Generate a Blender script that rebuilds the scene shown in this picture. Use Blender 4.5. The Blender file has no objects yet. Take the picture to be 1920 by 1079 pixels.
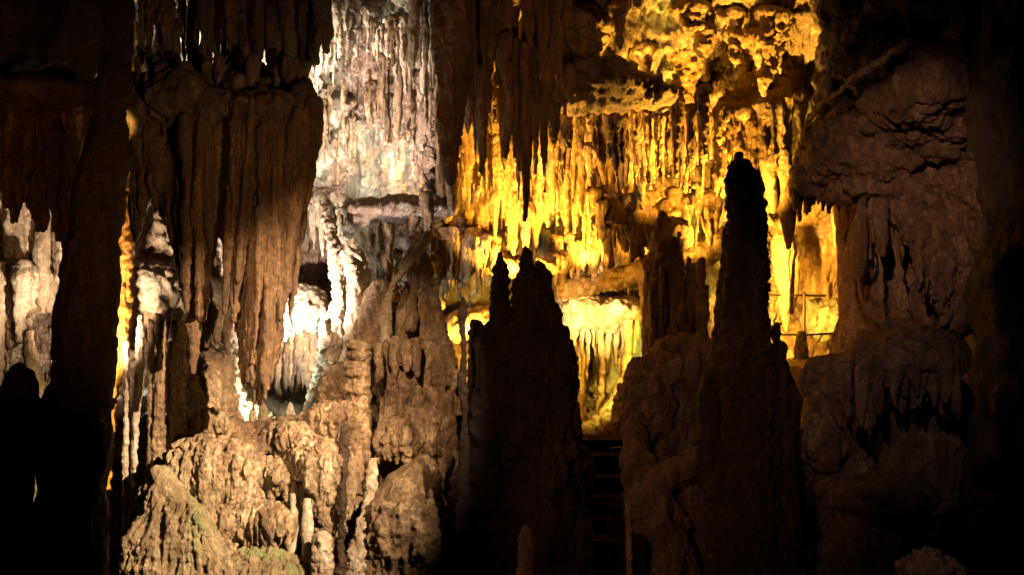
import bpy, math, random
import numpy as np
from mathutils import Vector

# ------------------------------------------------------------------ basics
F = 2059.0                      # focal length in photo pixels (50 deg across 1920)
def P(px, py, Y):               # a photo pixel at a distance Y (m) -> world point
    return ((px - 960.0) * Y / F, Y, -(py - 539.5) * Y / F)

for b in (bpy.data.objects, bpy.data.meshes):
    for o in list(b): b.remove(o)
scene = bpy.context.scene
col = scene.collection
rnd = random.Random(11)

# ------------------------------------------------------------------ noise
def _hash(ix, iy, iz, seed):
    h = (ix.astype(np.uint32) * np.uint32(374761393) + iy.astype(np.uint32) * np.uint32(668265263)
         + iz.astype(np.uint32) * np.uint32(2147483647) + np.uint32((seed * 974711 + 12345) & 0xffffffff))
    h = (h ^ (h >> np.uint32(13))) * np.uint32(1274126177)
    h = (h ^ (h >> np.uint32(15))) * np.uint32(2246822519)
    return h ^ (h >> np.uint32(16))
def noise(p, seed=0):           # value noise, -1..1
    i = np.floor(p).astype(np.int64); f = p - i
    u = f * f * f * (f * (f * 6 - 15) + 10)
    r = 0
    for a in (0, 1):
        for b in (0, 1):
            for c in (0, 1):
                h = _hash((i[:, 0] + a) & 0xffffffff, (i[:, 1] + b) & 0xffffffff, (i[:, 2] + c) & 0xffffffff, seed) / 4294967295.0
                w = (u[:, 0] if a else 1 - u[:, 0]) * (u[:, 1] if b else 1 - u[:, 1]) * (u[:, 2] if c else 1 - u[:, 2])
                r = r + h * w
    return r * 2 - 1
def fbm(p, seed=0, oct=4, gain=.5, lac=2.03):
    s = 0; a = 1; t = 0
    for k in range(oct):
        s = s + a * noise(p * lac ** k + 17.3 * k, seed + k); t += a; a *= gain
    return s / t
def ridge(p, seed=0, oct=3, gain=.5):
    s = 0; a = 1; t = 0
    for k in range(oct):
        s = s + a * (1 - 2 * np.abs(noise(p * 2.05 ** k + 9.1 * k, seed + k))); t += a; a *= gain
    return s / t
def billow(p, seed=0, oct=3, gain=.5):
    return -ridge(p, seed, oct, gain)
def worley(p, seed=0):          # 1 at cell centres, falling to about 0: round nodules
    i = np.floor(p).astype(np.int64); best = np.full(len(p), 9.0)
    for a in (-1, 0, 1):
        for b in (-1, 0, 1):
            for c in (-1, 0, 1):
                q = i + np.array((a, b, c)); m = q & 0xffffffff
                d = 0
                for k in range(3):
                    h = _hash(m[:, 0], m[:, 1], m[:, 2], seed + 31 * k) / 4294967295.0
                    d = d + (q[:, k] + h - p[:, k]) ** 2
                best = np.minimum(best, d)
    return 1 - np.sqrt(best)

def displace(co, no, specs, seed):
    """specs: (kind, amplitude m, horizontal size m, vertical size m)"""
    d = 0
    for n, (kind, amp, sh, sv) in enumerate(specs):
        warp = fbm(co / max(sh * 2.2, .05), seed + 77 + n, 2) * sh * .45
        q = co.copy(); q[:, 0] += warp; q[:, 1] += warp * .7
        p = q / np.array((sh, sh, sv))
        f = {'fbm': fbm, 'ridge': ridge, 'billow': billow}.get(kind)
        v = f(p, seed + 5 * n) if f else worley(p, seed + 5 * n) * 1.4 - .6
        d = d + amp * v
    return co + no * np.asarray(d)[:, None]

# ------------------------------------------------------------------ closed pieces
def interp(xs, ys, t):
    t = np.asarray(t, float); i = np.clip(np.searchsorted(xs, t) - 1, 0, len(xs) - 2)
    xs = np.asarray(xs, float); ys = np.asarray(ys, float)
    f = (t - xs[i]) / np.maximum(xs[i + 1] - xs[i], 1e-6); f = np.clip(f, 0, 1)
    g = f * f * (3 - 2 * f) * .5 + f * .5
    return ys[i] + (ys[i + 1] - ys[i]) * g
def close_rings(R):             # R: rings x n x 3
    m, n, _ = R.shape
    v = R.reshape(-1, 3); a = np.arange(n); b = (a + 1) % n; f = []
    for k in range(m - 1):
        f.append(np.stack((k * n + a, k * n + b, (k + 1) * n + b, (k + 1) * n + a), 1))
    q = np.concatenate(f)
    c0 = R[0].mean(0); c1 = R[-1].mean(0)
    v = np.concatenate((v, [c0, c1]))
    t0 = np.stack((b, a, np.full(n, m * n)), 1); t1 = np.stack(((m - 1) * n + a, (m - 1) * n + b, np.full(n, m * n + 1)), 1)
    return v, q, np.concatenate((t0, t1))
def body(prof, Y, dr=1.0, n=28, step=.05, Yb=None):
    """upright body from its outline: rows (py, left px, right px) at distance Y, depth = width * dr"""
    py = [r[0] for r in prof]; Yb = Y if Yb is None else Yb
    L = abs(py[-1] - py[0]) * Y / F; m = max(6, int(L / step))
    t = np.linspace(py[0], py[-1], m)
    xl = interp(py, [r[1] for r in prof], t); xr = interp(py, [r[2] for r in prof], t)
    th = np.linspace(0, 2 * np.pi, n, endpoint=False)
    k = (t - t[0]) / (t[-1] - t[0]); Yc = Y + (Yb - Y) * k
    cx = ((xl + xr) / 2 - 960) * Yc / F; w = np.abs(xr - xl) / 2 * Yc / F
    z = -(t - 539.5) * Yc / F
    R = np.zeros((m, n, 3))
    R[:, :, 0] = cx[:, None] + w[:, None] * np.cos(th)
    R[:, :, 1] = Yc[:, None] + w[:, None] * dr * np.sin(th)
    R[:, :, 2] = z[:, None]
    return close_rings(R)
def tube(pts, n=12, step=.05, dr=1.0):
    """round limb through (px, py, Y, radius px) points"""
    C = np.array([P(p[0], p[1], p[2]) for p in pts]); r = np.array([p[3] * p[2] / F for p in pts])
    L = np.concatenate(([0], np.cumsum(np.linalg.norm(np.diff(C, axis=0), axis=1))))
    m = max(4, int(L[-1] / step)); t = np.linspace(0, L[-1], m)
    c = np.stack([interp(L, C[:, k], t) for k in range(3)], 1); rr = np.maximum(interp(L, r, t), .002)
    d = np.gradient(c, axis=0); d /= np.linalg.norm(d, axis=1)[:, None] + 1e-9
    up = np.array((0, 1, 0.)); s = np.cross(d, up); s /= np.linalg.norm(s, axis=1)[:, None] + 1e-9
    u = np.cross(s, d); th = np.linspace(0, 2 * np.pi, n, endpoint=False)
    R = c[:, None] + rr[:, None, None] * (np.cos(th)[None, :, None] * s[:, None] + dr * np.sin(th)[None, :, None] * u[:, None])
    return close_rings(R)
def cone(px, y0, tx, y1, Y, r, Y1=None, n=12, blunt=.12, pw=.8, sd=0):
    """tapering drip from (px,y0) to its tip (tx,y1); works upward too (stalagmite)"""
    q = random.Random(int(px * 13 + y1 * 7 + sd)); Y1 = Y if Y1 is None else Y1
    pts = []; wob = q.uniform(-1, 1) * r * .25
    for k in range(9):
        t = k / 8
        w = r * ((1 - t) ** pw * (1 - blunt) + blunt) * (1 + q.uniform(-.10, .10))
        if k == 8: w = r * blunt * .6
        if k == 0: w *= .45
        pts.append((px + (tx - px) * t + wob * math.sin(t * 5 + px), y0 + (y1 - y0) * t, Y + (Y1 - Y) * t, w))
    return tube(pts, n=n, step=.04)
def blob(px, py, Y, rx, ry, rd=None, n=20):
    """ellipsoid: centre, half sizes in px, half depth in m"""
    c = np.array(P(px, py, Y)); rx = rx * Y / F; ry = ry * Y / F; rd = rx if rd is None else rd
    ph = np.linspace(.06, np.pi - .06, n // 2 + 3); th = np.linspace(0, 2 * np.pi, n, endpoint=False)
    R = np.zeros((len(ph), n, 3))
    R[:, :, 0] = c[0] + rx * np.sin(ph)[:, None] * np.cos(th)
    R[:, :, 1] = c[1] + rd * np.sin(ph)[:, None] * np.sin(th)
    R[:, :, 2] = c[2] + ry * np.cos(ph)[:, None]
    return close_rings(R)

def raw_mesh(name, pieces):
    V = []; Q = []; T = []; o = 0
    for v, q, t in pieces:
        V.append(v); Q.append(q + o); T.append(t + o); o += len(v)
    V = np.concatenate(V); Q = np.concatenate(Q); T = np.concatenate(T)
    return mesh_from(name, V, Q, T)
def mesh_from(name, V, Q=None, T=None):
    me = bpy.data.meshes.new(name)
    nq = 0 if Q is None else len(Q); nt = 0 if T is None else len(T)
    me.vertices.add(len(V)); me.vertices.foreach_set('co', np.asarray(V, np.float32).ravel())
    loops = np.concatenate([a.ravel() for a in (Q, T) if a is not None and len(a)])
    me.loops.add(len(loops)); me.loops.foreach_set('vertex_index', loops.astype(np.int32))
    me.polygons.add(nq + nt)
    me.polygons.foreach_set('loop_start', np.concatenate((np.arange(nq) * 4, nq * 4 + np.arange(nt) * 3)).astype(np.int32))
    me.update(calc_edges=True); me.validate()
    me.polygons.foreach_set('use_smooth', np.ones(len(me.polygons), bool))
    return me
def get_co(me):
    a = np.zeros(len(me.vertices) * 3, np.float32); me.vertices.foreach_get('co', a); return a.reshape(-1, 3).astype(float)
def get_no(me):
    a = np.zeros(len(me.vertices) * 3, np.float32); me.vertex_normals.foreach_get('vector', a); return a.reshape(-1, 3).astype(float)

seed_n = [100]
def fuse(name, pieces, vox=.022, specs=(), smooth=3, seed=None):
    """grow the pieces together into one skin of stone, then roughen it"""
    seed_n[0] += 7; seed = seed_n[0] if seed is None else seed
    tmp = raw_mesh('raw', pieces); o = bpy.data.objects.new('raw', tmp); col.objects.link(o)
    m = o.modifiers.new('r', 'REMESH'); m.mode = 'VOXEL'; m.voxel_size = vox
    if smooth:
        s = o.modifiers.new('s', 'SMOOTH'); s.iterations = smooth; s.factor = .5
    dg = bpy.context.evaluated_depsgraph_get(); dg.update()
    me = bpy.data.meshes.new_from_object(o.evaluated_get(dg)); me.name = name
    bpy.data.objects.remove(o); bpy.data.meshes.remove(tmp)
    if specs:
        co = displace(get_co(me), get_no(me), specs, seed)
        me.vertices.foreach_set('co', co.astype(np.float32).ravel()); me.update()
    me.polygons.foreach_set('use_smooth', np.ones(len(me.polygons), bool))
    return me

# ------------------------------------------------------------------ materials
def stone(name, pale, mid, dark, bump=.6, rough=.55, sh=1.0, sv=.25, moss=None, speck=1.0):
    """limestone: clouds of three stone colours, streaks running down, fine pitted relief"""
    m = bpy.data.materials.new(name); m.use_nodes = True
    N = m.node_tree.nodes; K = m.node_tree.links; bs = N['Principled BSDF']
    geo = N.new('ShaderNodeNewGeometry')
    def mapped(sx, sz):
        v = N.new('ShaderNodeVectorMath'); v.operation = 'MULTIPLY'; v.inputs[1].default_value = (sx, sx, sz)
        K.new(geo.outputs['Position'], v.inputs[0]); return v.outputs[0]
    def nz(vec, scale, detail=5, rough_=.6, dist=0.):
        n = N.new('ShaderNodeTexNoise'); n.inputs['Scale'].default_value = scale; n.inputs['Detail'].default_value = detail
        n.inputs['Roughness'].default_value = rough_; n.inputs['Distortion'].default_value = dist
        K.new(vec, n.inputs['Vector']); return n.outputs['Fac']
    def ramp(fac, stops):
        r = N.new('ShaderNodeValToRGB'); e = r.color_ramp.elements
        while len(e) < len(stops): e.new(.5)
        for el, (p, c) in zip(e, stops): el.position = p; el.color = tuple(c) + (1,) if len(c) == 3 else c
        K.new(fac, r.inputs['Fac']); return r.outputs['Color']
    def mix(fac, a, b, mode='MIX'):
        x = N.new('ShaderNodeMix'); x.data_type = 'RGBA'; x.blend_type = mode
        if isinstance(fac, float): x.inputs[0].default_value = fac
        else: K.new(fac, x.inputs[0])
        for s, i in ((a, 6), (b, 7)):
            if isinstance(s, tuple): x.inputs[i].default_value = s + (1,)
            else: K.new(s, x.inputs[i])
        return x.outputs[2]
    cloud = nz(mapped(1, .6), 1.7 * sh, 6, .65, .6)
    base = ramp(cloud, [(.30, dark), (.48, mid), (.66, pale)])
    streak = nz(mapped(1, sv * .5), 9 * sh, 5, .62, .3)
    st = ramp(streak, [(.38, (0, 0, 0)), (.58, (1, 1, 1))])
    c = mix(st, mix(.75, base, dark, 'MIX'), base)
    fine = nz(mapped(1, .8), 34, 4, .7)
    c = mix(ramp(fine, [(.41, (0, 0, 0)), (.56, (1, 1, 1))]), mix(.62 * min(speck, 1.5), c, dark), c)
    med = nz(mapped(1, .7), 13, 4, .65, .5)
    c = mix(ramp(med, [(.40, (0, 0, 0)), (.54, (1, 1, 1))]), mix(min(.55 * speck, .8), c, dark), c)
    if moss:
        mf = ramp(nz(mapped(1, .5), 1.3, 4, .6), [(.50, (0, 0, 0)), (.64, (1, 1, 1))])
        c = mix(mf, c, moss)
    K.new(c, bs.inputs['Base Color'])
    rg = N.new('ShaderNodeMapRange'); rg.inputs[3].default_value = rough - .2; rg.inputs[4].default_value = rough + .25
    K.new(streak, rg.inputs[0]); K.new(rg.outputs[0], bs.inputs['Roughness'])
    bs.inputs['Specular IOR Level'].default_value = .55
    b1 = N.new('ShaderNodeBump'); b1.inputs['Strength'].default_value = bump; b1.inputs['Distance'].default_value = .09
    b2 = N.new('ShaderNodeBump'); b2.inputs['Strength'].default_value = bump; b2.inputs['Distance'].default_value = .045
    K.new(nz(mapped(1, sv), 11, 5, .65, .4), b1.inputs['Height']); K.new(fine, b2.inputs['Height'])
    b3 = N.new('ShaderNodeBump'); b3.inputs['Strength'].default_value = bump; b3.inputs['Distance'].default_value = .014
    K.new(nz(mapped(1, .9), 95, 3, .7), b3.inputs['Height'])
    K.new(b1.outputs[0], b2.inputs['Normal']); K.new(b2.outputs[0], b3.inputs['Normal']); K.new(b3.outputs[0], bs.inputs['Normal'])
    return m
M = {}
M['wall'] = stone('limestone_wall', (.68, .58, .50), (.50, .39, .31), (.20, .12, .08), bump=1.0, sv=.7, moss=(.36, .37, .29), speck=1.5)
M['gold'] = stone('honey_calcite', (.68, .56, .38), (.48, .33, .17), (.18, .09, .04), bump=.75, rough=.45, sv=.15)
M['cream'] = stone('cream_calcite', (.68, .62, .52), (.50, .42, .32), (.25, .17, .11), bump=.6, sv=.3)
M['tan'] = stone('tan_flowstone', (.66, .47, .28), (.42, .27, .145), (.10, .055, .028), bump=.9, rough=.45, sv=.3)
M['terrace'] = stone('terrace_flowstone', (.78, .62, .42), (.55, .39, .23), (.13, .072, .035), bump=.9, rough=.42, sv=.2)
M['mossy'] = stone('algae_flowstone', (.60, .50, .33), (.42, .32, .18), (.16, .10, .05), bump=.9, sv=.3, moss=(.20, .26, .09))
M['brown'] = stone('brown_drapery_stone', (.42, .235, .095), (.22, .115, .042), (.05, .024, .010), bump=.6, rough=.5, sv=.08)
M['dark'] = stone('silhouette_stone', (.13, .075, .045), (.075, .042, .026), (.03, .018, .012), bump=.9, sv=.5)  # silhouette shade put into the stone colour, stays dark under lamp spill
M['grey'] = stone('mauve_grey_rock', (.44, .29, .21), (.27, .17, .12), (.08, .048, .036), bump=.9, sv=.5)
M['black'] = stone('shaded_side_rock', (.06, .036, .026), (.035, .022, .016), (.015, .01, .008), bump=.9, sv=.5)  # near-black colour stands in for the shade on the side wall
M['orange'] = stone('orange_stone', (.85, .52, .08), (.78, .40, .04), (.45, .16, .01), bump=.6, sv=.3)  # strong orange tones throughout
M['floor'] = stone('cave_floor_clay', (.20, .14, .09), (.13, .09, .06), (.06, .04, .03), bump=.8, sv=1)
def metal(name, c, rough=.5):
    m = bpy.data.materials.new(name); m.use_nodes = True; bs = m.node_tree.nodes['Principled BSDF']
    n = m.node_tree.nodes.new('ShaderNodeTexNoise'); n.inputs['Scale'].default_value = 40
    r = m.node_tree.nodes.new('ShaderNodeValToRGB'); r.color_ramp.elements[0].color = tuple(x * .5 for x in c) + (1,); r.color_ramp.elements[1].color = c + (1,)
    m.node_tree.links.new(n.outputs['Fac'], r.inputs['Fac']); m.node_tree.links.new(r.outputs['Color'], bs.inputs['Base Color'])
    bs.inputs['Metallic'].default_value = .6; bs.inputs['Roughness'].default_value = rough
    return m
M['iron'] = metal('rusted_iron', (.03, .018, .012)); 
M['concrete'] = stone('shaded_concrete', (.030, .021, .015), (.02, .014, .010), (.01, .007, .005), bump=.5, sv=1, rough=.95)  # shade on the stair put into the near-black colour

# ------------------------------------------------------------------ objects
def link(name, me, mat, parent=None):
    o = bpy.data.objects.new(name, me); col.objects.link(o)
    if mat: me.materials.clear(); me.materials.append(M[mat])
    if parent is not None: o.parent = parent
    return o
def recentre(o, p):             # put the object's origin at p without moving its stone
    co = get_co(o.data) - np.array(p); o.data.vertices.foreach_set('co', co.astype(np.float32).ravel()); o.data.update(); o.location = p
def tag(o, label, cat, group=None, kind='thing'):
    if label: o['label'] = label
    if cat: o['category'] = cat
    if group: o['group'] = group
    if kind: o['kind'] = kind
    return o
def root(name, p, label, cat, group=None):
    e = bpy.data.objects.new(name, None); e.empty_display_size = .2; col.objects.link(e); e.location = p
    return tag(e, label, cat, group)
def part(name, me, mat, parent):
    o = link(name, me, mat, parent)
    recentre(o, (0, 0, 0))
    co = get_co(me) - np.array(parent.location); me.vertices.foreach_set('co', co.astype(np.float32).ravel()); me.update()
    return o
def thing(name, me, mat, label, cat, at, group=None):
    o = link(name, me, mat); recentre(o, at); return tag(o, label, cat, group)

ROUGH = [('fbm', .035, .22, .22), ('ridge', .020, .07, .10), ('fbm', .012, .045, .05)]
FLUTE = [('ridge', .034, .085, .8), ('fbm', .035, .22, .35), ('ridge', .014, .04, .22), ('fbm', .010, .05, .06)]
KNOB = [('fbm', .04, .25, .25), ('worley', .035, .085, .085), ('worley', .014, .04, .04)]
SOFT = [('fbm', .03, .30, .30), ('ridge', .010, .06, .12)]

# ---- the setting: back wall of the cave running up into its roof
CP = [(-500, 500, 12.2), (0, 100, 11.8), (0, 300, 12.2), (0, 700, 12.4), (0, 1000, 12.4), (250, 300, 12.5), (300, 500, 12.3), (300, 800, 12.2), (300, 1000, 12.2),
      (300, -100, 11.2), (300, 60, 11.8), (500, 0, 12.2), (500, 200, 12.9), (700, -100, 12.0), (700, 0, 12.8), (700, 110, 13.3), (700, 200, 14), (700, 350, 14.4), (560, 600, 14.4), (520, 760, 14.0), (740, 450, 13.9), (700, 800, 13.4), (700, 1000, 13.4),
      (950, -100, 12.0), (950, 100, 13.5), (920, 300, 15.2), (950, 450, 16.4), (1100, -100, 12.2), (1100, 30, 13.4), (1300, -100, 12.4), (1300, 0, 13.2), (1500, 0, 13.4), (1520, 150, 14.8), (1300, 150, 14.8), (1200, 260, 15.6), (1200, 420, 16.8), (1000, 350, 16),
      (1400, 300, 16.4), (1350, 430, 17.2), (1480, 400, 18.3), (1500, 520, 19), (1590, 500, 18.3), (1500, 650, 19), (1130, 600, 17.8), (1130, 800, 17.6), (900, 620, 16.6), (1000, 620, 17),
      (1700, 300, 14.5), (1900, 300, 13), (1900, 700, 13), (1700, 600, 15), (1800, 1000, 13.5), (1300, 650, 18), (1300, 1000, 16), (1000, 1000, 15), (2300, 500, 12), (1000, 1400, 13), (0, 1400, 11), (2000, 1400, 12), (1600, -500, 10), (800, -500, 9.5), (0, -500, 9.5), (2200, -300, 10)]
cpw = np.array([P(*c) for c in CP])
def wall_y(x, z):
    x = np.atleast_1d(x).astype(float); z = np.atleast_1d(z).astype(float)
    num = 0; den = 0
    for cx, cy, cz in cpw:
        d2 = (x - cx) ** 2 + (z - cz) ** 2 + .12
        w = 1 / d2 ** 1.9; num = num + w * cy; den = den + w
    return num / den
def wall_at(px, py):            # where the sight line through a photo point meets the smooth wall
    Y = 14.
    for _ in range(14):
        x, _y, z = P(px, py, Y); Y = .5 * Y + .5 * float(wall_y(x, z)[0])
    return Y
xs = np.arange(-8.2, 10.2, .0175); zs = np.arange(-5.6, 6.2, .0175)
X, Z = np.meshgrid(xs, zs); x = X.ravel(); z = Z.ravel()
Yw = wall_y(x, z)
co = np.stack((x, Yw, z), 1); ny, nx = X.shape
idx = np.arange(nx * ny).reshape(ny, nx)
Q = np.stack((idx[:-1, :-1], idx[:-1, 1:], idx[1:, 1:], idx[1:, :-1]), -1).reshape(-1, 4)
gy = np.gradient(Yw.reshape(ny, nx), .0175, axis=0).ravel(); gx = np.gradient(Yw.reshape(ny, nx), .0175, axis=1).ravel()
no = np.stack((gx, -np.ones_like(gx), gy), 1); no /= np.linalg.norm(no, axis=1)[:, None]
co = co + no * (.26 * fbm(co / 1.1, 3, 3) + .20 * billow(co / np.array((.55, .55, .75)), 9, 2))[:, None]
fl = .5 + .5 * np.clip(fbm(co / np.array((.9, .9, .9)), 40, 2) * 3, -1, 1)
d = .10 * ridge(co / np.array((.34, .34, .42)), 61, 3) + .09 * ridge(co / np.array((.16, .3, .8)), 21, 3) * (.35 + fl) + .075 * (worley(co / np.array((.17, .17, .14)), 5) - .4) * (1.2 - fl) + .035 * (worley(co / .07, 8) - .4) + .03 * ridge(co / np.array((.05, .1, .10)), 12, 2) + .06 * fbm(co / .11, 91, 3) + .03 * ridge(co / .06, 95, 2)
co = co + no * d[:, None]
co[:, 2] -= .10 * np.clip(ridge(co / np.array((.12, .12, .35)), 51, 2), 0, 1) * fl
wall = link('cave_wall', mesh_from('cave_wall', co, Q), 'wall'); wall['kind'] = 'structure'; wall['label'] = 'rough limestone back wall and roof of the cave lit white and amber'

# ---- cave floor: one rough sheet under everything
xs = np.arange(-11, 12, .12); ys = np.arange(1.5, 21, .12); X, Yf = np.meshgrid(xs, ys)
co = np.stack((X.ravel(), Yf.ravel(), np.full(X.size, -4.3)), 1)
co[:, 2] += .35 * fbm(co / 1.8, 60, 4) + np.clip(co[:, 1] - 13, 0, 9) * .16
ny, nx = X.shape; idx = np.arange(nx * ny).reshape(ny, nx)
Q = np.stack((idx[:-1, :-1], idx[:-1, 1:], idx[1:, 1:], idx[1:, :-1]), -1).reshape(-1, 4)
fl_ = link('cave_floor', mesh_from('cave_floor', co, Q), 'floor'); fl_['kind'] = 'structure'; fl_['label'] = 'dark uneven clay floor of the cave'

exec_parts = []
# ------------------------------------------------------------------ generators of drips
def folds(tops, Y, r, sd=0, dY=.18, ex=(1, 1), pw=.6, blunt=.16):
    """tapering folds side by side; tops = (top px, top py, tip px, tip py[, r])"""
    q = random.Random(sd); out = []
    for t in tops:
        rr = (t[4] if len(t) > 4 else r) * q.uniform(*ex)
        y = Y + q.uniform(-dY, dY)
        out.append(cone(t[0], t[1], t[2], t[3], y, rr, Y1=y + q.uniform(-.05, .05), pw=pw, blunt=blunt, sd=sd))
    return out
def fringe(x0, x1, ytop, edge, Y, r, n, sd=0, jit=25, lean=6, dY=.15, pw=.6, tj=10, back=0., blunt=.12):
    """n folds between x0 and x1 whose tips follow the polyline edge [(px, py)...]"""
    q = random.Random(sd); out = []
    ex = [e[0] for e in edge]; ey = [e[1] for e in edge]
    for k in range(n):
        u = (k + q.uniform(.1, .9)) / n; tx = x0 + (x1 - x0) * u
        ty = float(np.interp(tx, ex, ey)) + q.uniform(-jit, jit * .6)
        yt = ytop(tx) if callable(ytop) else ytop
        y = Y + q.uniform(-dY, dY)
        out.append(cone(tx + q.uniform(-lean, lean), yt + q.uniform(-tj, tj), tx, ty, y + back, r * q.uniform(.65, 1.35), Y1=y, pw=pw, blunt=blunt, sd=sd + k))
    return out
def cascade(cx, ytop, ybot, hw, Y, n, r, sd=0, dome=.45, dep=.8):
    """flowstone mushroom: a dome whose rim drips all round its front"""
    q = random.Random(sd); H = ybot - ytop; px = Y / F
    out = [blob(cx, ytop + H * dome * .75, Y, hw, H * dome * .75, hw * px * dep),
           blob(cx, ytop + H * .6, Y + hw * px * .3, hw * .72, H * .38, hw * px * dep * .7)]
    for k in range(n):
        a = -math.pi * (k + q.uniform(.2, .8)) / n * 1.1 + .15
        x = cx + hw * .92 * math.cos(a); y = Y + hw * px * dep * .92 * math.sin(a)
        L = ytop + H * (dome * .75) + H * q.uniform(.3, .8)
        out.append(cone(x, ytop + H * dome * .55, x + q.uniform(-3, 3), min(L, ybot), y, r * q.uniform(.7, 1.3), pw=.5, blunt=.25, sd=sd + k))
    return out

def draped(cx, ytop, ybot, hw, Y, n, r, sd=0, lip=.34, dep=.75, skew=0, body_=True):
    """flowstone lobe: ribs run from the crown over the brow and hang down as a ragged skirt"""
    q = random.Random(sd); H = ybot - ytop; px = Y / F; out = []
    hl = H * lip
    if body_:
        out += [blob(cx, ytop + hl, Y, hw * .93, hl * .95, hw * px * dep * .93), blob(cx, ytop + hl + H * .14, Y + hw * px * .35, hw * .8, H * .34, hw * px * dep * .68)]
    for k in range(n):
        a = -math.pi * (k + q.uniform(.1, .9)) / n * 1.16 + .25
        ca, sa = math.cos(a), math.sin(a); hv = 1 + .16 * math.sin(a * 3.3 + sd * 2.1) + .08 * math.sin(a * 7.7 + sd); ca *= hv; sa *= hv; f0 = q.uniform(.05, .35); pts = []
        rr = r * q.uniform(.65, 1.35); L = q.uniform(.72, 1.05) * (H - hl) * (1 - .3 * min(1, abs(ca)) ** 3) * (1 + .15 * math.sin(a * 5 + sd))
        for j in range(6):
            ph = (f0 + (1 - f0) * j / 5) * math.pi / 2
            pts.append((cx + hw * ca * math.sin(ph) + skew * j / 5, ytop + hl * (1 - math.cos(ph)), Y + hw * px * dep * sa * math.sin(ph), rr * (.55 + .45 * j / 5)))
        x, y, yy, _ = pts[-1]
        for j in range(1, 5):
            pts.append((x + q.uniform(-1.5, 1.5) + skew * .15 * j, y + L * j / 4, yy + .01 * j, rr * (1 - .2 * j) if j < 4 else rr * .12))
        out.append(tube(pts, n=9, step=.035))
    return out
def teeth(lst, jit=.25, sd=1):
    q = random.Random(sd); out = []
    for b in lst:
        out.append(blob(*b[:6]))
        cx, cy, Y, rx, ry = b[:5]; rd = b[5] if len(b) > 5 else rx * Y / F
        for _ in range(12):
            a, e = q.uniform(-math.pi, 0), q.uniform(-1.2, 1.2)
            sc = q.uniform(.16, .42)
            out.append(blob(cx + rx * .85 * math.cos(a) * math.cos(e), cy + ry * .85 * math.sin(e), Y + rd * .8 * math.sin(a) * math.cos(e), rx * sc, ry * sc * q.uniform(.7, 1.3), rd * sc, n=12))
    return out

# ================================================================== LEFT
t = root('cave_column', P(150, 1150, 8), 'tall dark knobbly column crossing the whole left edge, black against glowing slit', 'column')
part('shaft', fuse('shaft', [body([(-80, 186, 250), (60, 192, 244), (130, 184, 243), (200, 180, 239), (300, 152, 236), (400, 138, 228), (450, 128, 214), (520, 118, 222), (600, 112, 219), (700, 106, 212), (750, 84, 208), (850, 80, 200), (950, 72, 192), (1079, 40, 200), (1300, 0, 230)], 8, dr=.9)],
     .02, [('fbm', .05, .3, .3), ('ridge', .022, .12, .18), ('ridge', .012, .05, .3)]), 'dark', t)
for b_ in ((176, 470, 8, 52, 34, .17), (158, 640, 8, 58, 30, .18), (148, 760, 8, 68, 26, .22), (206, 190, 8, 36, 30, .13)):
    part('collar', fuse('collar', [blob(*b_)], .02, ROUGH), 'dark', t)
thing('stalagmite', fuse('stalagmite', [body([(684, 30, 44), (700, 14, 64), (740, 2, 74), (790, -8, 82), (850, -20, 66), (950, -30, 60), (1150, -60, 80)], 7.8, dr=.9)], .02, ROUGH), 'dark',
      'squat black stalagmite with rounded top in the bottom left corner', 'stalagmite', P(20, 1150, 7.8))
t = root('flowstone_drapery', P(90, 190, 8.6), 'dark brown pleated curtain hanging against the left column, ragged hem', 'drapery', 'stone curtains hanging from the roof')
part('ledge', fuse('ledge', [blob(60, 180, 8.8, 170, 36, .5), tube([(-120, 150, 8.8, 40), (60, 175, 8.8, 24), (110, 130, 8.7, 12), (150, 175, 8.6, 24), (215, 190, 8.4, 22)])], .028, ROUGH), 'brown', t)
part('pleats', fuse('pleats', [body([(150, -120, 205), (300, -120, 200), (350, -60, 190)], 8.9, dr=.1)] + fringe(-120, 200, 170, [(-120, 500), (0, 335), (22, 440), (55, 330), (75, 470), (95, 400), (125, 505), (160, 470), (200, 520)], 8.66, 14, 52, 5, 26, dY=.1, tj=40, back=.14, blunt=.06), .015, FLUTE), 'brown', t)
thing('rock_overhang', fuse('rock_overhang', [blob(40, -10, 9.3, 190, 150, .9), blob(-120, 90, 9.0, 160, 130, .7), blob(130, 80, 9.6, 75, 70, .4)], .035, [('fbm', .12, .45, .4), ('ridge', .05, .15, .2)]), 'dark', 'added rock mass blocking light in the top left corner beside the tall column', 'rock', P(40, -10, 9.3))  # added to block lamp light and keep the corner black
# white-lit wall behind the left curtain
t = root('flowstone_wall', P(50, 700, 11.6), 'white ribbed flowstone showing below the left curtain', 'flowstone')
part('upper_tier', fuse('upper_tier', fringe(-150, 135, 300, [(-150, 620), (0, 560), (40, 640), (60, 560), (120, 560)], 11.4, 17, 34, 8, 50) + [blob(-20, 420, 11.7, 160, 200, .35)], .024, FLUTE + [('worley', .03, .10, .10)]), 'cream', t)
part('lower_tier', fuse('lower_tier', fringe(-150, 60, 500, [(-150, 800), (0, 700), (20, 720), (40, 640), (60, 600)], 11.2, 16, 18, 9, 40), .024, FLUTE + [('worley', .03, .10, .10)]), 'cream', t)
thing('flowstone_rib', fuse('flowstone_rib', [tube([(52, 620, 10.6, 10), (60, 690, 10.6, 13), (80, 745, 10.6, 20), (74, 800, 10.6, 13), (70, 870, 10.6, 13), (62, 950, 10.6, 6)]), tube([(78, 750, 10.6, 14), (102, 720, 10.6, 12), (110, 640, 10.7, 8)])], .016, ROUGH), 'mossy',
      'thin pale rib with green algae in the slit beside the corner stalagmite', 'flowstone', P(62, 950, 10.6))
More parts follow.
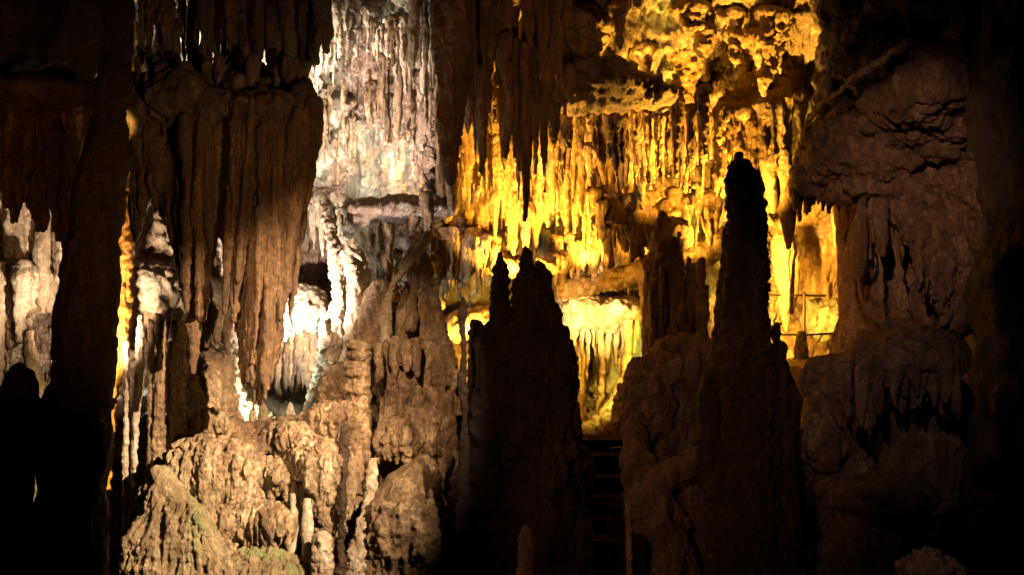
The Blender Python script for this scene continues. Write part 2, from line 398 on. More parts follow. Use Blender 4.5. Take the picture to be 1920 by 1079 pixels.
# the orange strip seen past the column
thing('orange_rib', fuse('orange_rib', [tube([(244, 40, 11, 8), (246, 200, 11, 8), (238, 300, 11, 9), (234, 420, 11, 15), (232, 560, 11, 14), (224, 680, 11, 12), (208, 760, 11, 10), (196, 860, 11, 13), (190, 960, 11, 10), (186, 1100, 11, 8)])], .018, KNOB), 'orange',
      'orange stone rib in the slit along the left column', 'flowstone', P(190, 1100, 11))
# overhang that carries the two big curtains
t = root('rock_overhang', P(420, 60, 10.8), 'shadowed brown rock overhang above the two long curtains', 'rock')
part('rock_face', fuse('rock_face', [blob(330, 175, 11.1, 90, 44, .4), blob(470, 165, 11.1, 105, 44, .45), blob(556, 190, 10.7, 30, 40, .25), tube([(455, -80, 11, 16), (458, 40, 10.9, 13), (462, 150, 10.8, 16)]), blob(400, 215, 10.55, 150, 46, .45), blob(280, 220, 10.6, 45, 60, .4), blob(345, 190, 10.4, 60, 50, .4), blob(510, 212, 10.25, 76, 40, .35)], .026, [('fbm', .10, .35, .3), ('ridge', .05, .14, .3), ('worley', .03, .09, .12)]), 'grey', t)
part('drip_fringe', fuse('drip_fringe', fringe(255, 590, 130, [(255, 200), (330, 190), (420, 235), (480, 200), (530, 250), (590, 200)], 10.4, 9, 26, 31, 30, dY=.2, tj=30), .016, FLUTE), 'grey', t)
thing('mossy_drape', fuse('mossy_drape', fringe(505, 612, -30, [(505, 130), (540, 165), (575, 150), (612, 90)], 11.0, 10, 22, 151, 35, dY=.3, tj=30, back=.3, blunt=.06) + [blob(560, 60, 11.5, 36, 50, .2)], .016, FLUTE), 'mossy', 'short dark greenish drape above the right shoulder of the longest curtain', 'drapery', P(560, -20, 11.2))
t = root('flowstone_drapery', P(345, 200, 10.3), 'broad dull brown curtain ending in one long spike beside the orange slit', 'drapery', 'stone curtains hanging from the roof')
part('pleats', fuse('pleats', [body([(170, 262, 440), (330, 262, 440), (400, 300, 425), (460, 335, 400), (510, 355, 375)], 10.5, dr=.16)] + fringe(252, 440, 200, [(250, 470), (275, 400), (300, 380), (330, 500), (345, 530), (385, 520), (400, 420), (430, 480), (440, 560)], 10.36, 13, 58, 14, 34, dY=.12, tj=45, back=.14, blunt=.06) , .016, FLUTE), 'brown', t)
part('spike', fuse('spike', fringe(335, 405, 210, [(335, 540), (362, 670), (405, 470)], 10.2, 8, 12, 15, 40, dY=.12) + folds([(372, 200, 362, 700, 20), (400, 210, 378, 600, 26), (350, 230, 348, 560, 22), (330, 250, 338, 540, 18), (415, 215, 395, 470, 22)], 10.25, 22, 3, dY=.1), .015, FLUTE), 'brown', t)
t = root('flowstone_drapery', P(510, 190, 10.1), 'longest reddish brown curtain with deep pleats, its tips over the white lit hollow', 'drapery', 'stone curtains hanging from the roof')
part('pleats', fuse('pleats', [body([(175, 460, 566), (230, 450, 590), (300, 446, 584), (420, 448, 560), (520, 462, 535), (600, 478, 505)], 10.22, dr=.16)] + folds([(452, 185, 424, 600, 20), (468, 190, 440, 610, 20), (485, 190, 455, 720, 24), (508, 190, 478, 775, 24), (528, 190, 497, 748, 22), (546, 190, 512, 700, 18), (562, 190, 528, 620, 18), (578, 190, 541, 600, 16), (590, 185, 552, 470, 14), (600, 185, 568, 400, 12),
     (500, 200, 466, 740, 18), (538, 200, 505, 730, 16), (470, 200, 446, 640, 12), (520, 190, 488, 765, 12)], 10.1, 20, 4, dY=.08, pw=.5, ex=(.7, .95), blunt=.08) + folds([(455 + 8.5 * k, 200 + 14 * math.sin(k * 2.3), 428 + 7.6 * k, [560, 640, 600, 700, 745, 770, 735, 690, 720, 640, 600, 590, 480, 520, 420, 380][k] - 25, 8) for k in range(16)], 10.06, 12.5, 44, dY=.09, pw=.62, ex=(.7, 1.25), blunt=.04), .015, [('ridge', .040, .075, 2.2), ('fbm', .02, .3, .7), ('ridge', .020, .035, .9)], 2), 'brown', t)
part('shoulder', fuse('shoulder', [blob(568, 200, 10.2, 22, 44, .2), blob(500, 205, 10.2, 70, 34, .26)], .02, FLUTE), 'brown', t)

# white ledge and slim columns under the first curtain
t = root('flowstone_cascade', P(320, 620, 11.5), 'pale grey white ledge of flowstone just below the broad curtain', 'flowstone', 'flowstone cascades')
part('cap', fuse('cap', [blob(300, 540, 11.5, 62, 62, .4), blob(385, 560, 11.6, 50, 40, .35), blob(320, 470, 11.7, 70, 90, .35), tube([(300, 380, 11.4, 8), (303, 470, 11.4, 16), (300, 540, 11.4, 24)]), tube([(272, 400, 11.4, 7), (275, 500, 11.4, 14)]), tube([(405, 470, 11.6, 6), (408, 560, 11.6, 14)])], .02, [('fbm', .05, .2, .2), ('worley', .03, .08, .08), ('ridge', .015, .05, .1)]), 'cream', t)
part('drip_fringe', fuse('drip_fringe', fringe(244, 430, 570, [(244, 680), (300, 640), (350, 700), (380, 640), (430, 650)], 11.4, 10, 20, 41, 30), .016, FLUTE), 'tan', t)
sl = [('thin pale column leftmost of the slim group, catching white light on its edge', 236, 5, 640, 1100, 0), ('long knobbly white column second in the slim group', 264, 7, 590, 1100, -22), ('slim brown column between two brighter ones', 284, 5, 600, 960, -6),
      ('thicker slim column with beaded bright edge below the pale ledge', 304, 11, 590, 1080, -16), ('stubby smooth brown pillar right in the slim group', 338, 14, 600, 800, -4), ('faint inner column behind the slim group', 322, 8, 640, 900, 0)]
for lb, xx, r, y0, y1, ln in sl:
    Yk = 10.9 + (.25 if 'faint' in lb else 0)
    pts = [(xx + ln * k / 6 + rnd.uniform(-2, 2), y0 + (y1 - y0) * k / 6, Yk, r * rnd.uniform(.8, 1.2)) for k in range(7)]
    thing('slim_column', fuse('slim_column', [tube(pts)], .013, [('worley', .018, .06, .06), ('fbm', .02, .15, .2), ('ridge', .01, .04, .3)]), 'cream' if r in (5, 7) and 'white' in lb else 'tan', lb, 'column', P(xx + ln, y1, Yk), 'slim columns below the pale ledge')

# flowstone mound filling the bottom left
t = root('flowstone_mound', P(480, 1150, 11), 'large brown flowstone bank with bowl shaped top below the lit hollow', 'flowstone')
part('bank', fuse('bank', [body([(800, 400, 470), (830, 330, 560), (900, 316, 660), (1000, 330, 700), (1200, 280, 740)], 11.2, dr=.5), blob(395, 745, 11.5, 40, 90, .4), blob(372, 780, 11.3, 36, 55, .35), blob(600, 830, 11.3, 50, 60, .4), blob(640, 770, 11.6, 40, 80, .4), blob(500, 830, 11.3, 90, 30, .5), blob(560, 815, 11.5, 50, 30, .4)], .026, [('fbm', .09, .3, .25), ('ridge', .06, .12, .22), ('worley', .03, .09, .09), ('ridge', .03, .06, .08), ('fbm', .02, .05, .05)], 1), 'tan', t)
part('inner_slope', fuse('inner_slope', [tube([(362, 600, 11.6, 20), (372, 690, 11.6, 28), (405, 760, 11.6, 30), (440, 800, 11.7, 24)]), tube([(395, 640, 11.8, 10), (402, 720, 11.8, 16), (430, 780, 11.8, 20)]), tube([(425, 560, 12.2, 6), (430, 660, 12.2, 10), (450, 790, 12.2, 24)])], .018, KNOB), 'tan', t)
cs = [('brown dripping flowstone shelf with pale white left corner', 392, 826, 985, 82, 10.5, 22, 11, 'terrace', 1), ('low ribbed flowstone tier beneath the pale cornered shelf', 476, 948, 1052, 80, 10.3, 20, 9, 'terrace', 2),
      ('big fan shaped flowstone lobe ending in a point beside the ringed column', 603, 822, 1010, 52, 10.55, 14, 10, 'terrace', 3), ('lowest cream shelf of flowstone at the bottom edge', 484, 1034, 1180, 70, 10.05, 16, 10, 'mossy', 4),
      ('rounded pale shelf right under the bowl rim', 500, 862, 945, 62, 10.65, 16, 8, 'terrace', 5),
      ('narrow wrinkled lobe between the white cornered shelf and the fan shaped lobe', 545, 800, 880, 44, 10.95, 12, 8, 'terrace', 6), ('broad wrinkled lobe above the fan shaped lobe', 628, 755, 840, 46, 11.05, 12, 9, 'tan', 7),
      ('high wrinkled lobe at the left end of the bowl rim', 372, 770, 835, 48, 11.05, 12, 9, 'tan', 8)]
for lb, cx, a, b, hw, Yc, n, r, mt, sd in cs:
    pc = draped(cx, a, b, hw, Yc, int(n * 2.1), r * .72, sd)
    if sd == 1: pc += folds([(335, 840, 328, 960, 12), (322, 845, 316, 930, 9), (348, 840, 345, 960, 10)], Yc - .2, 10, 9, dY=.05)
    if sd == 3: pc += folds([(600, 860, 612, 955, 26), (580, 850, 590, 930, 18), (622, 850, 622, 950, 18), (560, 850, 560, 900, 12)], Yc - .15, 18, 8, dY=.08)
    thing('flowstone_cascade', fuse('flowstone_cascade', pc, .0115, [('fbm', .04, .22, .3), ('ridge', .052, .056, .8), ('ridge', .010, .03, .12), ('fbm', .008, .04, .04)], 1), mt, lb, 'flowstone', P(cx, b, Yc), 'flowstone cascades')
thing('flowstone_slope', fuse('flowstone_slope', draped(330, 940, 1180, 88, 9.85, 34, 8, 65, lip=.5) + draped(300, 890, 1100, 36, 9.9, 18, 6, 66, lip=.4) + [body([(880, 292, 318), (920, 275, 345), (970, 262, 380), (1020, 240, 404), (1060, 230, 425), (1200, 200, 470)], 9.9, dr=.9)] + draped(365, 985, 1180, 60, 9.75, 20, 7, 67, lip=.6), .0135, [('ridge', .035, .075, .40), ('fbm', .06, .25, .22), ('ridge', .014, .04, .12), ('worley', .014, .04, .05)], 1), 'mossy',
      'bright cream and green flowstone slope at the foot of the slim columns', 'flowstone', P(320, 1150, 9.9))
thing('stalagmite', fuse('stalagmite', [body([(1000, 600, 606), (1012, 588, 618), (1050, 584, 624), (1150, 578, 630)], 9.9)], .012, ROUGH + KNOB[2:]), 'cream', 'smooth pale orange stump at the bottom edge below the fan shaped lobe', 'stalagmite', P(604, 1140, 9.9))
for lb, xx, r, y0 in (('straight white thin column standing in the bottom flowstone, left of its twin', 548, 8, 925), ('straight cream thin column standing in the bottom flowstone, right of its twin', 576, 10, 935)):
    thing('slim_column', fuse('slim_column', [tube([(xx, y0, 10.1, r * .7), (xx + 2, y0 + 60, 10.1, r), (xx - 3, y0 + 120, 10.1, r), (xx - 4, 1140, 10.1, r * 1.2)])], .013, ROUGH[:1] + [('ridge', .008, .04, .2)]), 'cream', lb, 'column', P(xx, 1140, 10.1), 'slim columns in the bottom flowstone')
# small crystals glowing on the rim
for lb, xx, w, h, yb, mt in (('small translucent green crystal stump lowest on the lit rim', 494, 11, 30, 785, 'mossy'), ('tiny green crystal left of the larger green one on the rim', 474, 8, 22, 785, 'mossy'), ('small cream pointed stump alone on the lit rim', 545, 11, 30, 784, 'cream'), ('tiny pale knob at the right end of the lit rim', 568, 8, 18, 776, 'cream')):
    thing('small_stalagmite', fuse('small_stalagmite', [body([(yb - h, xx - 2, xx + 2), (yb - h * .7, xx - w * .7, xx + w * .6), (yb, xx - w, xx + w), (yb + 14, xx - w, xx + w)], 11.7)], .010, [('fbm', .012, .08, .08)], 2), mt, lb, 'stalagmite', P(xx, yb, 11.7), 'little stumps on the lit rim')
t = root('flowstone_bank', P(440, 790, 12.3), 'dazzling greenish white nodules and thin pillars left of the lit rim', 'flowstone')
part('nodules', fuse('nodules', teeth([(425, 745, 12.5, 24, 56, .2), (458, 770, 12.4, 34, 20, .2), (400, 690, 12.5, 18, 50, .15), (490, 785, 12.4, 26, 12, .15)], sd=8), .014, KNOB), 'mossy', t)
for a, b, y0, y1, r in ((398, 408, 540, 700, 9), (420, 428, 560, 720, 7), (438, 440, 600, 740, 5), (378, 385, 580, 700, 7)):
    part('pillar', fuse('pillar', [tube([(a, y0, 12.4, r * .7), ((a + b) / 2 + 3, (y0 + y1) / 2, 12.4, r * .8), (b, y1, 12.4, r * 1.6)])], .012, KNOB[1:]), 'cream', t)
# brown curtain behind the hollow, beaded bright columns
t = root('flowstone_drapery', P(560, 560, 13.2), 'small amber brown curtain at the back of the white lit hollow', 'drapery')
part('pleats', fuse('pleats', fringe(498, 606, 600, [(498, 720), (530, 745), (560, 750), (606, 690)], 13.1, 8, 30, 17, 25) + [blob(560, 640, 13.3, 56, 60, .3)], .015, FLUTE), 'brown', t)
part('lip', fuse('lip', fringe(505, 612, 570, [(505, 650), (550, 640), (612, 620)], 12.9, 8, 14, 18, 15) + [blob(565, 580, 13.1, 52, 46, .3)], .018, KNOB), 'cream', t)
thing('beaded_column', fuse('beaded_column', [tube([(612, 400, 12.6, 10), (628, 470, 12.4, 14), (636, 560, 12.4, 14), (622, 640, 12.3, 22), (606, 720, 12.2, 24), (598, 800, 12.2, 34)]), tube([(606, 600, 12.2, 8), (612, 680, 12.1, 14)])], .015, [('worley', .035, .075, .075), ('fbm', .03, .2, .2), ('worley', .012, .03, .03)]), 'cream', 'white beaded column blazing beside the lit hollow', 'column', P(600, 800, 12.2))
thing('beaded_column', fuse('beaded_column', [tube([(650, 470, 12.3, 14), (668, 540, 12.2, 16), (662, 620, 12.2, 15), (648, 700, 12.1, 14), (640, 790, 12.1, 20)]), tube([(668, 470, 12.3, 10), (684, 520, 12.3, 12), (676, 600, 12.3, 10)])], .015, [('worley', .03, .07, .07), ('fbm', .03, .2, .2), ('worley', .012, .03, .03)]), 'cream', 'grey white beaded column just right of the blazing one', 'column', P(640, 800, 12.1))
# shelf under the white wall
t = root('rock_shelf', P(745, 395, 12.9), 'jutting pale rock shelf under the white wall', 'rock')
part('slab', fuse('slab', [tube([(640, 446, 12.8, 12), (665, 418, 12.7, 14), (720, 396, 12.6, 15), (790, 388, 12.6, 17), (850, 385, 12.7, 22)]), blob(750, 395, 13.0, 110, 22, .6)], .022, [('fbm', .06, .25, .2), ('worley', .04, .1, .1), ('worley', .016, .04, .04)]), 'wall', t)
part('stem', fuse('stem', [body([(400, 652, 738), (450, 646, 736), (520, 650, 730), (620, 660, 760)], 13.0, dr=.45), tube([(800, 360, 12.4, 12), (802, 400, 12.4, 10), (806, 445, 12.4, 3)]), tube([(775, 400, 12.7, 12), (768, 440, 12.7, 5)])], .02, FLUTE), 'tan', t)
thing('fallen_column', fuse('fallen_column', [tube([(806, 438, 11.9, 9), (788, 466, 11.8, 9), (764, 498, 11.7, 7), (734, 536, 11.6, 4)]), tube([(793, 436, 11.95, 5), (770, 470, 11.8, 6), (748, 505, 11.7, 4)])], .013, [('ridge', .012, .05, .05), ('fbm', .01, .1, .1)]), 'cream', 'broken pale column leaning diagonally under the shelf', 'column', P(738, 532, 11.9))

# ================================================================== CENTRAL CONE
t = root('flowstone_cone', P(750, 1150, 12), 'big brown cone shaped flowstone mass in the middle, yellow light on its right edge', 'flowstone')
part('cone_body', fuse('cone_body', [body([(462, 788, 797), (500, 778, 806), (560, 762, 822), (620, 746, 838), (680, 726, 850), (740, 700, 860), (800, 660, 864), (900, 640, 868), (1200, 590, 900)], 12, dr=.6, Yb=11.6), body([(530, 700, 728), (580, 676, 752), (680, 660, 790), (780, 650, 800)], 12.1, dr=.6)] + draped(785, 640, 790, 56, 11.65, 22, 8, 61, lip=.5, dep=.5) + draped(715, 610, 760, 30, 11.7, 14, 7, 62, lip=.5, dep=.6), .016, [('fbm', .05, .3, .4), ('ridge', .03, .08, .40), ('worley', .016, .05, .05), ('ridge', .010, .035, .05)], 1), 'tan', t)
part('rib', fuse('rib', [tube([(722, 640, 11.7, 8), (724, 580, 11.7, 7), (736, 535, 11.85, 5)]), tube([(722, 600, 11.7, 9), (722, 650, 11.5, 8)])], .013, ROUGH), 'cream', t)
part('rib', fuse('rib', [tube([(800, 480, 12, 5), (808, 520, 12, 7), (818, 590, 11.9, 9), (835, 650, 11.8, 13), (850, 720, 11.8, 11), (858, 800, 11.7, 10)])], .015, KNOB), 'tan', t)
part('rib', fuse('rib', [tube([(758, 545, 11.95, 6), (756, 590, 11.8, 9), (752, 660, 11.6, 11)]), tube([(776, 505, 11.95, 5), (774, 560, 11.8, 8), (770, 620, 11.6, 10)])], .016, FLUTE), 'tan', t)
part('drip_fringe', fuse('drip_fringe', fringe(775, 852, 735, [(775, 790), (852, 790)], 11.2, 6, 11, 71, 14, dY=.08), .013, FLUTE[:2]), 'tan', t)
part('drip_fringe', fuse('drip_fringe', fringe(690, 790, 640, [(690, 730), (740, 700), (790, 700)], 11.35, 8, 10, 72, 18, dY=.08), .014, FLUTE[:2]), 'tan', t)
thing('boulder', fuse('boulder', [tube([(715, 975, 10.7, 34), (760, 925, 10.7, 50), (815, 880, 10.9, 40)]), blob(770, 950, 10.7, 70, 40, .35)], .016, [('fbm', .05, .4, .4), ('fbm', .010, .06, .06)]), 'tan', 'smooth bare brown boulder slab leaning on the foot of the central cone', 'boulder', P(765, 990, 10.9))
thing('boulder', fuse('boulder', draped(770, 785, 880, 66, 11.1, 24, 8, 64, lip=.45) + [blob(800, 795, 11.2, 50, 36, .3)], .014, [('fbm', .05, .25, .25), ('ridge', .04, .07, .2), ('ridge', .015, .04, .06)], 1), 'tan', 'rounded bulge just above the smooth boulder on the central cone', 'boulder', P(770, 860, 10.95))
thing('popcorn_mass', fuse('popcorn_mass', [body([(945, 700, 850), (1000, 690, 870), (1200, 670, 900)], 10.5, dr=.6)], .018, [('fbm', .10, .3, .3), ('ridge', .05, .12, .2), ('worley', .035, .07, .06), ('fbm', .03, .06, .06)], 1), 'tan', 'lumpy cave popcorn heap along the bottom under the smooth boulder', 'flowstone', P(780, 1150, 10.5))
thing('ridge_rib', fuse('ridge_rib', [tube([(836, 790, 10.9, 8), (838, 850, 10.7, 10), (818, 920, 10.5, 11), (800, 980, 10.3, 13), (790, 1040, 10.2, 14)]), tube([(845, 780, 10.9, 10), (856, 860, 10.8, 12), (858, 960, 10.7, 14)])], .015, KNOB), 'tan', 'knobbly ridge forking down beside the smooth boulder', 'flowstone', P(790, 1040, 10.2))
t = root('ringed_column', P(675, 1150, 10.8), 'stacked ring column in front of the central cone', 'column')
part('shaft', fuse('shaft', [tube([(672, 640, 11.2, 20), (668, 720, 11.1, 24), (672, 800, 11, 22), (672, 880, 10.9, 20), (668, 930, 10.8, 18)])] + [blob(670 + 5 * math.sin(k * 2.1), 650 + k * 17 + 6 * math.sin(k * 3.3), 11.05 - k * .01, 20 + 3 * math.sin(k * 1.7), 9 + 4 * math.sin(k * 2.9), .10) for k in range(15)], .014, [('fbm', .045, .14, .14), ('worley', .02, .06, .06), ('ridge', .012, .05, .1)]), 'tan', t)
part('lower_shaft', fuse('lower_shaft', [tube([(700, 860, 10.8, 12), (698, 930, 10.7, 14), (684, 1000, 10.5, 17), (668, 1060, 10.4, 20), (664, 1140, 10.4, 22)])], .014, KNOB), 'cream', t)
thing('slim_column', fuse('slim_column', [tube([(646, 800, 10.4, 4), (643, 850, 10.4, 8), (646, 900, 10.3, 6), (640, 950, 10.3, 9), (641, 1000, 10.3, 7), (634, 1150, 10.3, 11)])], .012, ROUGH + KNOB[2:]), 'dark', 'thin black pole like column left of the ringed column', 'column', P(634, 1150, 10.3))

# ================================================================== CENTRE SILHOUETTES
t = root('stalagmite', P(980, 1200, 10.5), 'huge black stalagmite cluster with twin peaks in the middle', 'stalagmite')
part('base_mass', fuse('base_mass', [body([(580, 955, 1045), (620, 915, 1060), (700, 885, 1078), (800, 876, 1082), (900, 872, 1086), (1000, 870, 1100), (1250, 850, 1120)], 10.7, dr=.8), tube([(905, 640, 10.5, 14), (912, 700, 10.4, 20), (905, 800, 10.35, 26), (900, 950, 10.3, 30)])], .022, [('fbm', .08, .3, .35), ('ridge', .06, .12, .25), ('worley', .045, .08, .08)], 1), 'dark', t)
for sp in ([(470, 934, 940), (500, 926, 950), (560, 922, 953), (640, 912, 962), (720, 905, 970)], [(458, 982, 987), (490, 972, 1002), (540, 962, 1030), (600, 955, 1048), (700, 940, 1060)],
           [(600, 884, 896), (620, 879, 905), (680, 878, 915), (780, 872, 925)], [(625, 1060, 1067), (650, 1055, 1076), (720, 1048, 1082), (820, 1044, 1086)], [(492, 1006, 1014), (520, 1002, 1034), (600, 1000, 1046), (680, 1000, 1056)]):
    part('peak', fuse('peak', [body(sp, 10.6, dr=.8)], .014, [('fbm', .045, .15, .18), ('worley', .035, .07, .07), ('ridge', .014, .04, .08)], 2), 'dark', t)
thing('slim_column', fuse('slim_column', [tube([(868, 558, 10.1, 4), (866, 600, 10.1, 7), (870, 650, 10.1, 6), (867, 710, 10.1, 8), (871, 780, 10.1, 7), (868, 850, 10.1, 10), (872, 1000, 10.1, 16)])], .011, [('fbm', .03, .1, .12), ('worley', .012, .05, .05)]), 'dark', 'thin dark pole left of the huge black stalagmite, yellow behind it', 'column', P(870, 1000, 10.1))
thing('stalagmite', fuse('stalagmite', [body([(983, 982, 990), (992, 975, 998), (1030, 971, 1001), (1120, 966, 1006)], 9.0)], .012, [('fbm', .03, .12, .12), ('ridge', .012, .04, .05), ('worley', .012, .04, .04)]), 'tan', 'small dim orange stalagmite alone at the bottom below the handrail', 'stalagmite', P(986, 1120, 9))
thing('slim_column', fuse('slim_column', [tube([(1178, 945, 9.6, 5), (1178, 1000, 9.6, 6), (1180, 1050, 9.6, 6), (1182, 1120, 9.6, 8)])], .01, [('fbm', .012, .06, .06), ('ridge', .006, .03, .05)]), 'tan', 'thin reddish stick column below the stair', 'column', P(1180, 1120, 9.6))

# staircase with stone kerb, dark in the middle
st = root('staircase', P(1140, 1010, 11.5), 'dark concrete stair climbing toward the yellow grotto', 'stairs')
def box(c, s, name, mat, parent, rot=0):
    V = np.array([(i, j, k) for i in (-1, 1) for j in (-1, 1) for k in (-1, 1)], float) * np.array(s) / 2
    Qb = np.array([(0, 1, 3, 2), (4, 6, 7, 5), (0, 4, 5, 1), (2, 3, 7, 6), (0, 2, 6, 4), (1, 5, 7, 3)])
    me = mesh_from(name, V + np.array(c), Qb); me.polygons.foreach_set('use_smooth', np.zeros(6, bool))
    o = part(name, me, mat, parent); b = o.modifiers.new('b', 'BEVEL'); b.width = .012; b.segments = 2
    return o
NS = 6
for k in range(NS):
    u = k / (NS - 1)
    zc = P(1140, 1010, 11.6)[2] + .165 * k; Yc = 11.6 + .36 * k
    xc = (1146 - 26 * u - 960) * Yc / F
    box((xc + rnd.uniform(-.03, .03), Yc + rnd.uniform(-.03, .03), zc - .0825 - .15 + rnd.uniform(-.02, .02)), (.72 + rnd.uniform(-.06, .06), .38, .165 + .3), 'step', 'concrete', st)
t = root('handrail', P(1060, 1000, 11), 'thin curved iron handrail before the dark stair', 'handrail')
rail = [(935, 985, 10.9, 1.7), (975, 962, 10.9, 1.7), (1015, 944, 10.9, 1.7), (1080, 940, 11, 1.7), (1140, 946, 11.1, 1.7), (1192, 950, 11.2, 1.7)]
part('rail', raw_mesh('rail', [tube(rail, n=8)]), 'iron', t)
for k in (1, 2, 3, 4):
    part('post', raw_mesh('post', [tube([(rail[k][0], rail[k][1], rail[k][2], 1.5), (rail[k][0], rail[k][1] + 150, rail[k][2], 1.5)], n=8)]), 'iron', t)
part('rail', raw_mesh('rail', [tube([(1145, 842, 12.8, 1.8), (1175, 838, 12.6, 1.8), (1200, 822, 12.4, 1.8)], n=8)]), 'iron', t)

# ================================================================== DARK COLUMN, RIGHT OF CENTRE
t = root('cave_column', P(1410, 1200, 10.5), 'massive dark trunk like column right of centre with blunt broken top', 'column')
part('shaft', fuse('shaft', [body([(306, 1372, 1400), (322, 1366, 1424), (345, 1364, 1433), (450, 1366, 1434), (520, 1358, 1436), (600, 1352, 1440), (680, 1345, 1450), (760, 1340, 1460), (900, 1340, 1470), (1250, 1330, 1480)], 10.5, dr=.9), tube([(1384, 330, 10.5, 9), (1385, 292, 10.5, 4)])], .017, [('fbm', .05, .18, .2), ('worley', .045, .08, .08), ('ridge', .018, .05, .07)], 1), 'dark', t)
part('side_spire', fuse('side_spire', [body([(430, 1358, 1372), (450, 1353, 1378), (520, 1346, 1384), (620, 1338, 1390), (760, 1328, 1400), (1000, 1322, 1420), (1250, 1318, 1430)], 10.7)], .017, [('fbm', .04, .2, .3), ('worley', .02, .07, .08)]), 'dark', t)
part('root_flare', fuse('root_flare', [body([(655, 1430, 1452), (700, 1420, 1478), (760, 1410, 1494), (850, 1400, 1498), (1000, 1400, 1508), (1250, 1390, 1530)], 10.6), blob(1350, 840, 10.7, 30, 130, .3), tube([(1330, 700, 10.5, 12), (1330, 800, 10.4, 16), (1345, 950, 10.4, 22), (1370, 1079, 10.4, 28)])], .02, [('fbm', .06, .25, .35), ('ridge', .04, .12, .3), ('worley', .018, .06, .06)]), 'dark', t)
part('knob', fuse('knob', [blob(1455, 622, 10.7, 10, 14, .06), blob(1460, 660, 10.7, 16, 24, .1), tube([(1455, 620, 10.7, 7), (1452, 700, 10.7, 14)])], .014, KNOB[:2]), 'dark', t)
# brown masses between stair and column
t = root('flowstone_mass', P(1260, 1150, 12.8), 'dim brown flowstone mass with hollow between stair and trunk like column', 'flowstone')
part('upper_drape', fuse('upper_drape', [body([(398, 1236, 1244), (415, 1228, 1262), (450, 1220, 1272), (520, 1212, 1282), (560, 1210, 1300), (620, 1208, 1318), (760, 1200, 1330)], 13.5, dr=.7)] + fringe(1214, 1320, 560, [(1212, 690), (1260, 720), (1308, 680)], 13.2, 7, 26, 81, 25, dY=.25, tj=90) + teeth([(1262, 440, 13.6, 34, 30, .25), (1235, 500, 13.5, 24, 40, .2), (1296, 600, 13.5, 26, 44, .25)], sd=6), .02, FLUTE), 'brown', t)
part('bank', fuse('bank', teeth([(1250, 700, 12.8, 40, 34, .25), (1310, 690, 12.8, 44, 44, .3), (1225, 760, 12.7, 34, 60, .25), (1270, 800, 12.9, 80, 110, .25)], sd=21) + [tube([(1200, 690, 12.8, 20), (1250, 665, 12.9, 20), (1310, 650, 12.9, 24), (1350, 690, 12.6, 34)]), tube([(1205, 680, 12.8, 18), (1190, 740, 12.7, 18), (1184, 800, 12.6, 18), (1198, 860, 12.2, 26), (1215, 920, 12, 34), (1230, 1000, 12, 60), (1240, 1150, 12, 80)]), tube([(1180, 880, 12.1, 22), (1230, 905, 12, 26), (1290, 870, 12.1, 22), (1340, 845, 12.2, 22)]), body([(900, 1190, 1340), (1000, 1185, 1350), (1250, 1170, 1380)], 12.4, dr=.4), ], .020, [('fbm', .10, .30, .35), ('ridge', .06, .12, .3), ('ridge', .02, .045, .08)], 1), 'grey', t)
thing('rock_bank', fuse('rock_bank', [tube([(1100, 850, 11.9, 14), (1080, 900, 11.5, 30), (1060, 1000, 11.2, 40), (1050, 1150, 11, 50)])], .022, [('fbm', .06, .25, .3), ('ridge', .03, .1, .2)]), 'dark', 'black rock bank along the left side of the stair', 'rock', P(1060, 1150, 11.2))
thing('orange_lobe', fuse('orange_lobe', [tube([(1168, 720, 14.6, 12), (1162, 780, 14.5, 15), (1155, 815, 14.4, 10), (1152, 842, 14.4, 4)])], .016, KNOB[:2]), 'gold', 'small drooping amber lobe at the top right of the stair', 'flowstone', P(1152, 842, 14.4))

# ================================================================== YELLOW GROTTO BELOW
t = root('flowstone_cascade', P(1130, 640, 16.8), 'dazzling cream yellow canopy of flowstone over the lit grotto', 'flowstone', 'flowstone cascades')
part('canopy', fuse('canopy', [blob(1130, 590, 16.8, 78, 34, .6), blob(1100, 580, 16.7, 44, 26, .5), blob(1160, 582, 16.6, 46, 24, .5), tube([(1068, 640, 16.6, 8), (1075, 600, 16.6, 16)])], .026, [('fbm', .07, .3, .2), ('worley', .05, .12, .12), ('worley', .02, .05, .05)]), 'gold', t)
part('drip_fringe', fuse('drip_fringe', fringe(1078, 1190, 600, [(1078, 670), (1095, 740), (1110, 660), (1150, 690), (1190, 650)], 16.5, 5, 13, 91, 30, blunt=.08), .02, FLUTE), 'gold', t)
for lb, pts in (('beaded golden column twisting down to the grotto floor', [(1178, 600, 16.2, 8), (1176, 660, 16.1, 8), (1170, 710, 16.1, 10), (1155, 750, 16, 12), (1130, 785, 15.9, 14), (1095, 812, 15.9, 16)]),
                ('straight amber column behind the huge stalagmite in the grotto', [(1090, 600, 16.9, 16), (1092, 680, 16.9, 12), (1090, 760, 16.9, 9), (1092, 830, 16.9, 14)]),
                ('thin kinked yellow column centre of the grotto', [(1124, 620, 16.5, 6), (1132, 700, 16.5, 6), (1126, 760, 16.4, 8), (1120, 820, 16.4, 12)]),
                ('thin yellow column hanging at the right of the grotto', [(1200, 470, 15.4, 7), (1206, 560, 15.3, 7), (1214, 610, 15.3, 8), (1222, 665, 15.3, 4)]),
                ('slender golden column beside the hanging one in the grotto', [(1228, 470, 15.5, 6), (1232, 560, 15.5, 6), (1230, 610, 15.5, 7), (1232, 655, 15.5, 3)])):
    thing('grotto_column', fuse('grotto_column', [tube(pts)], .016, [('worley', .03, .08, .08), ('fbm', .02, .15, .15)]), 'gold', lb, 'column', P(*pts[-1][:3]), 'golden columns in the grotto')
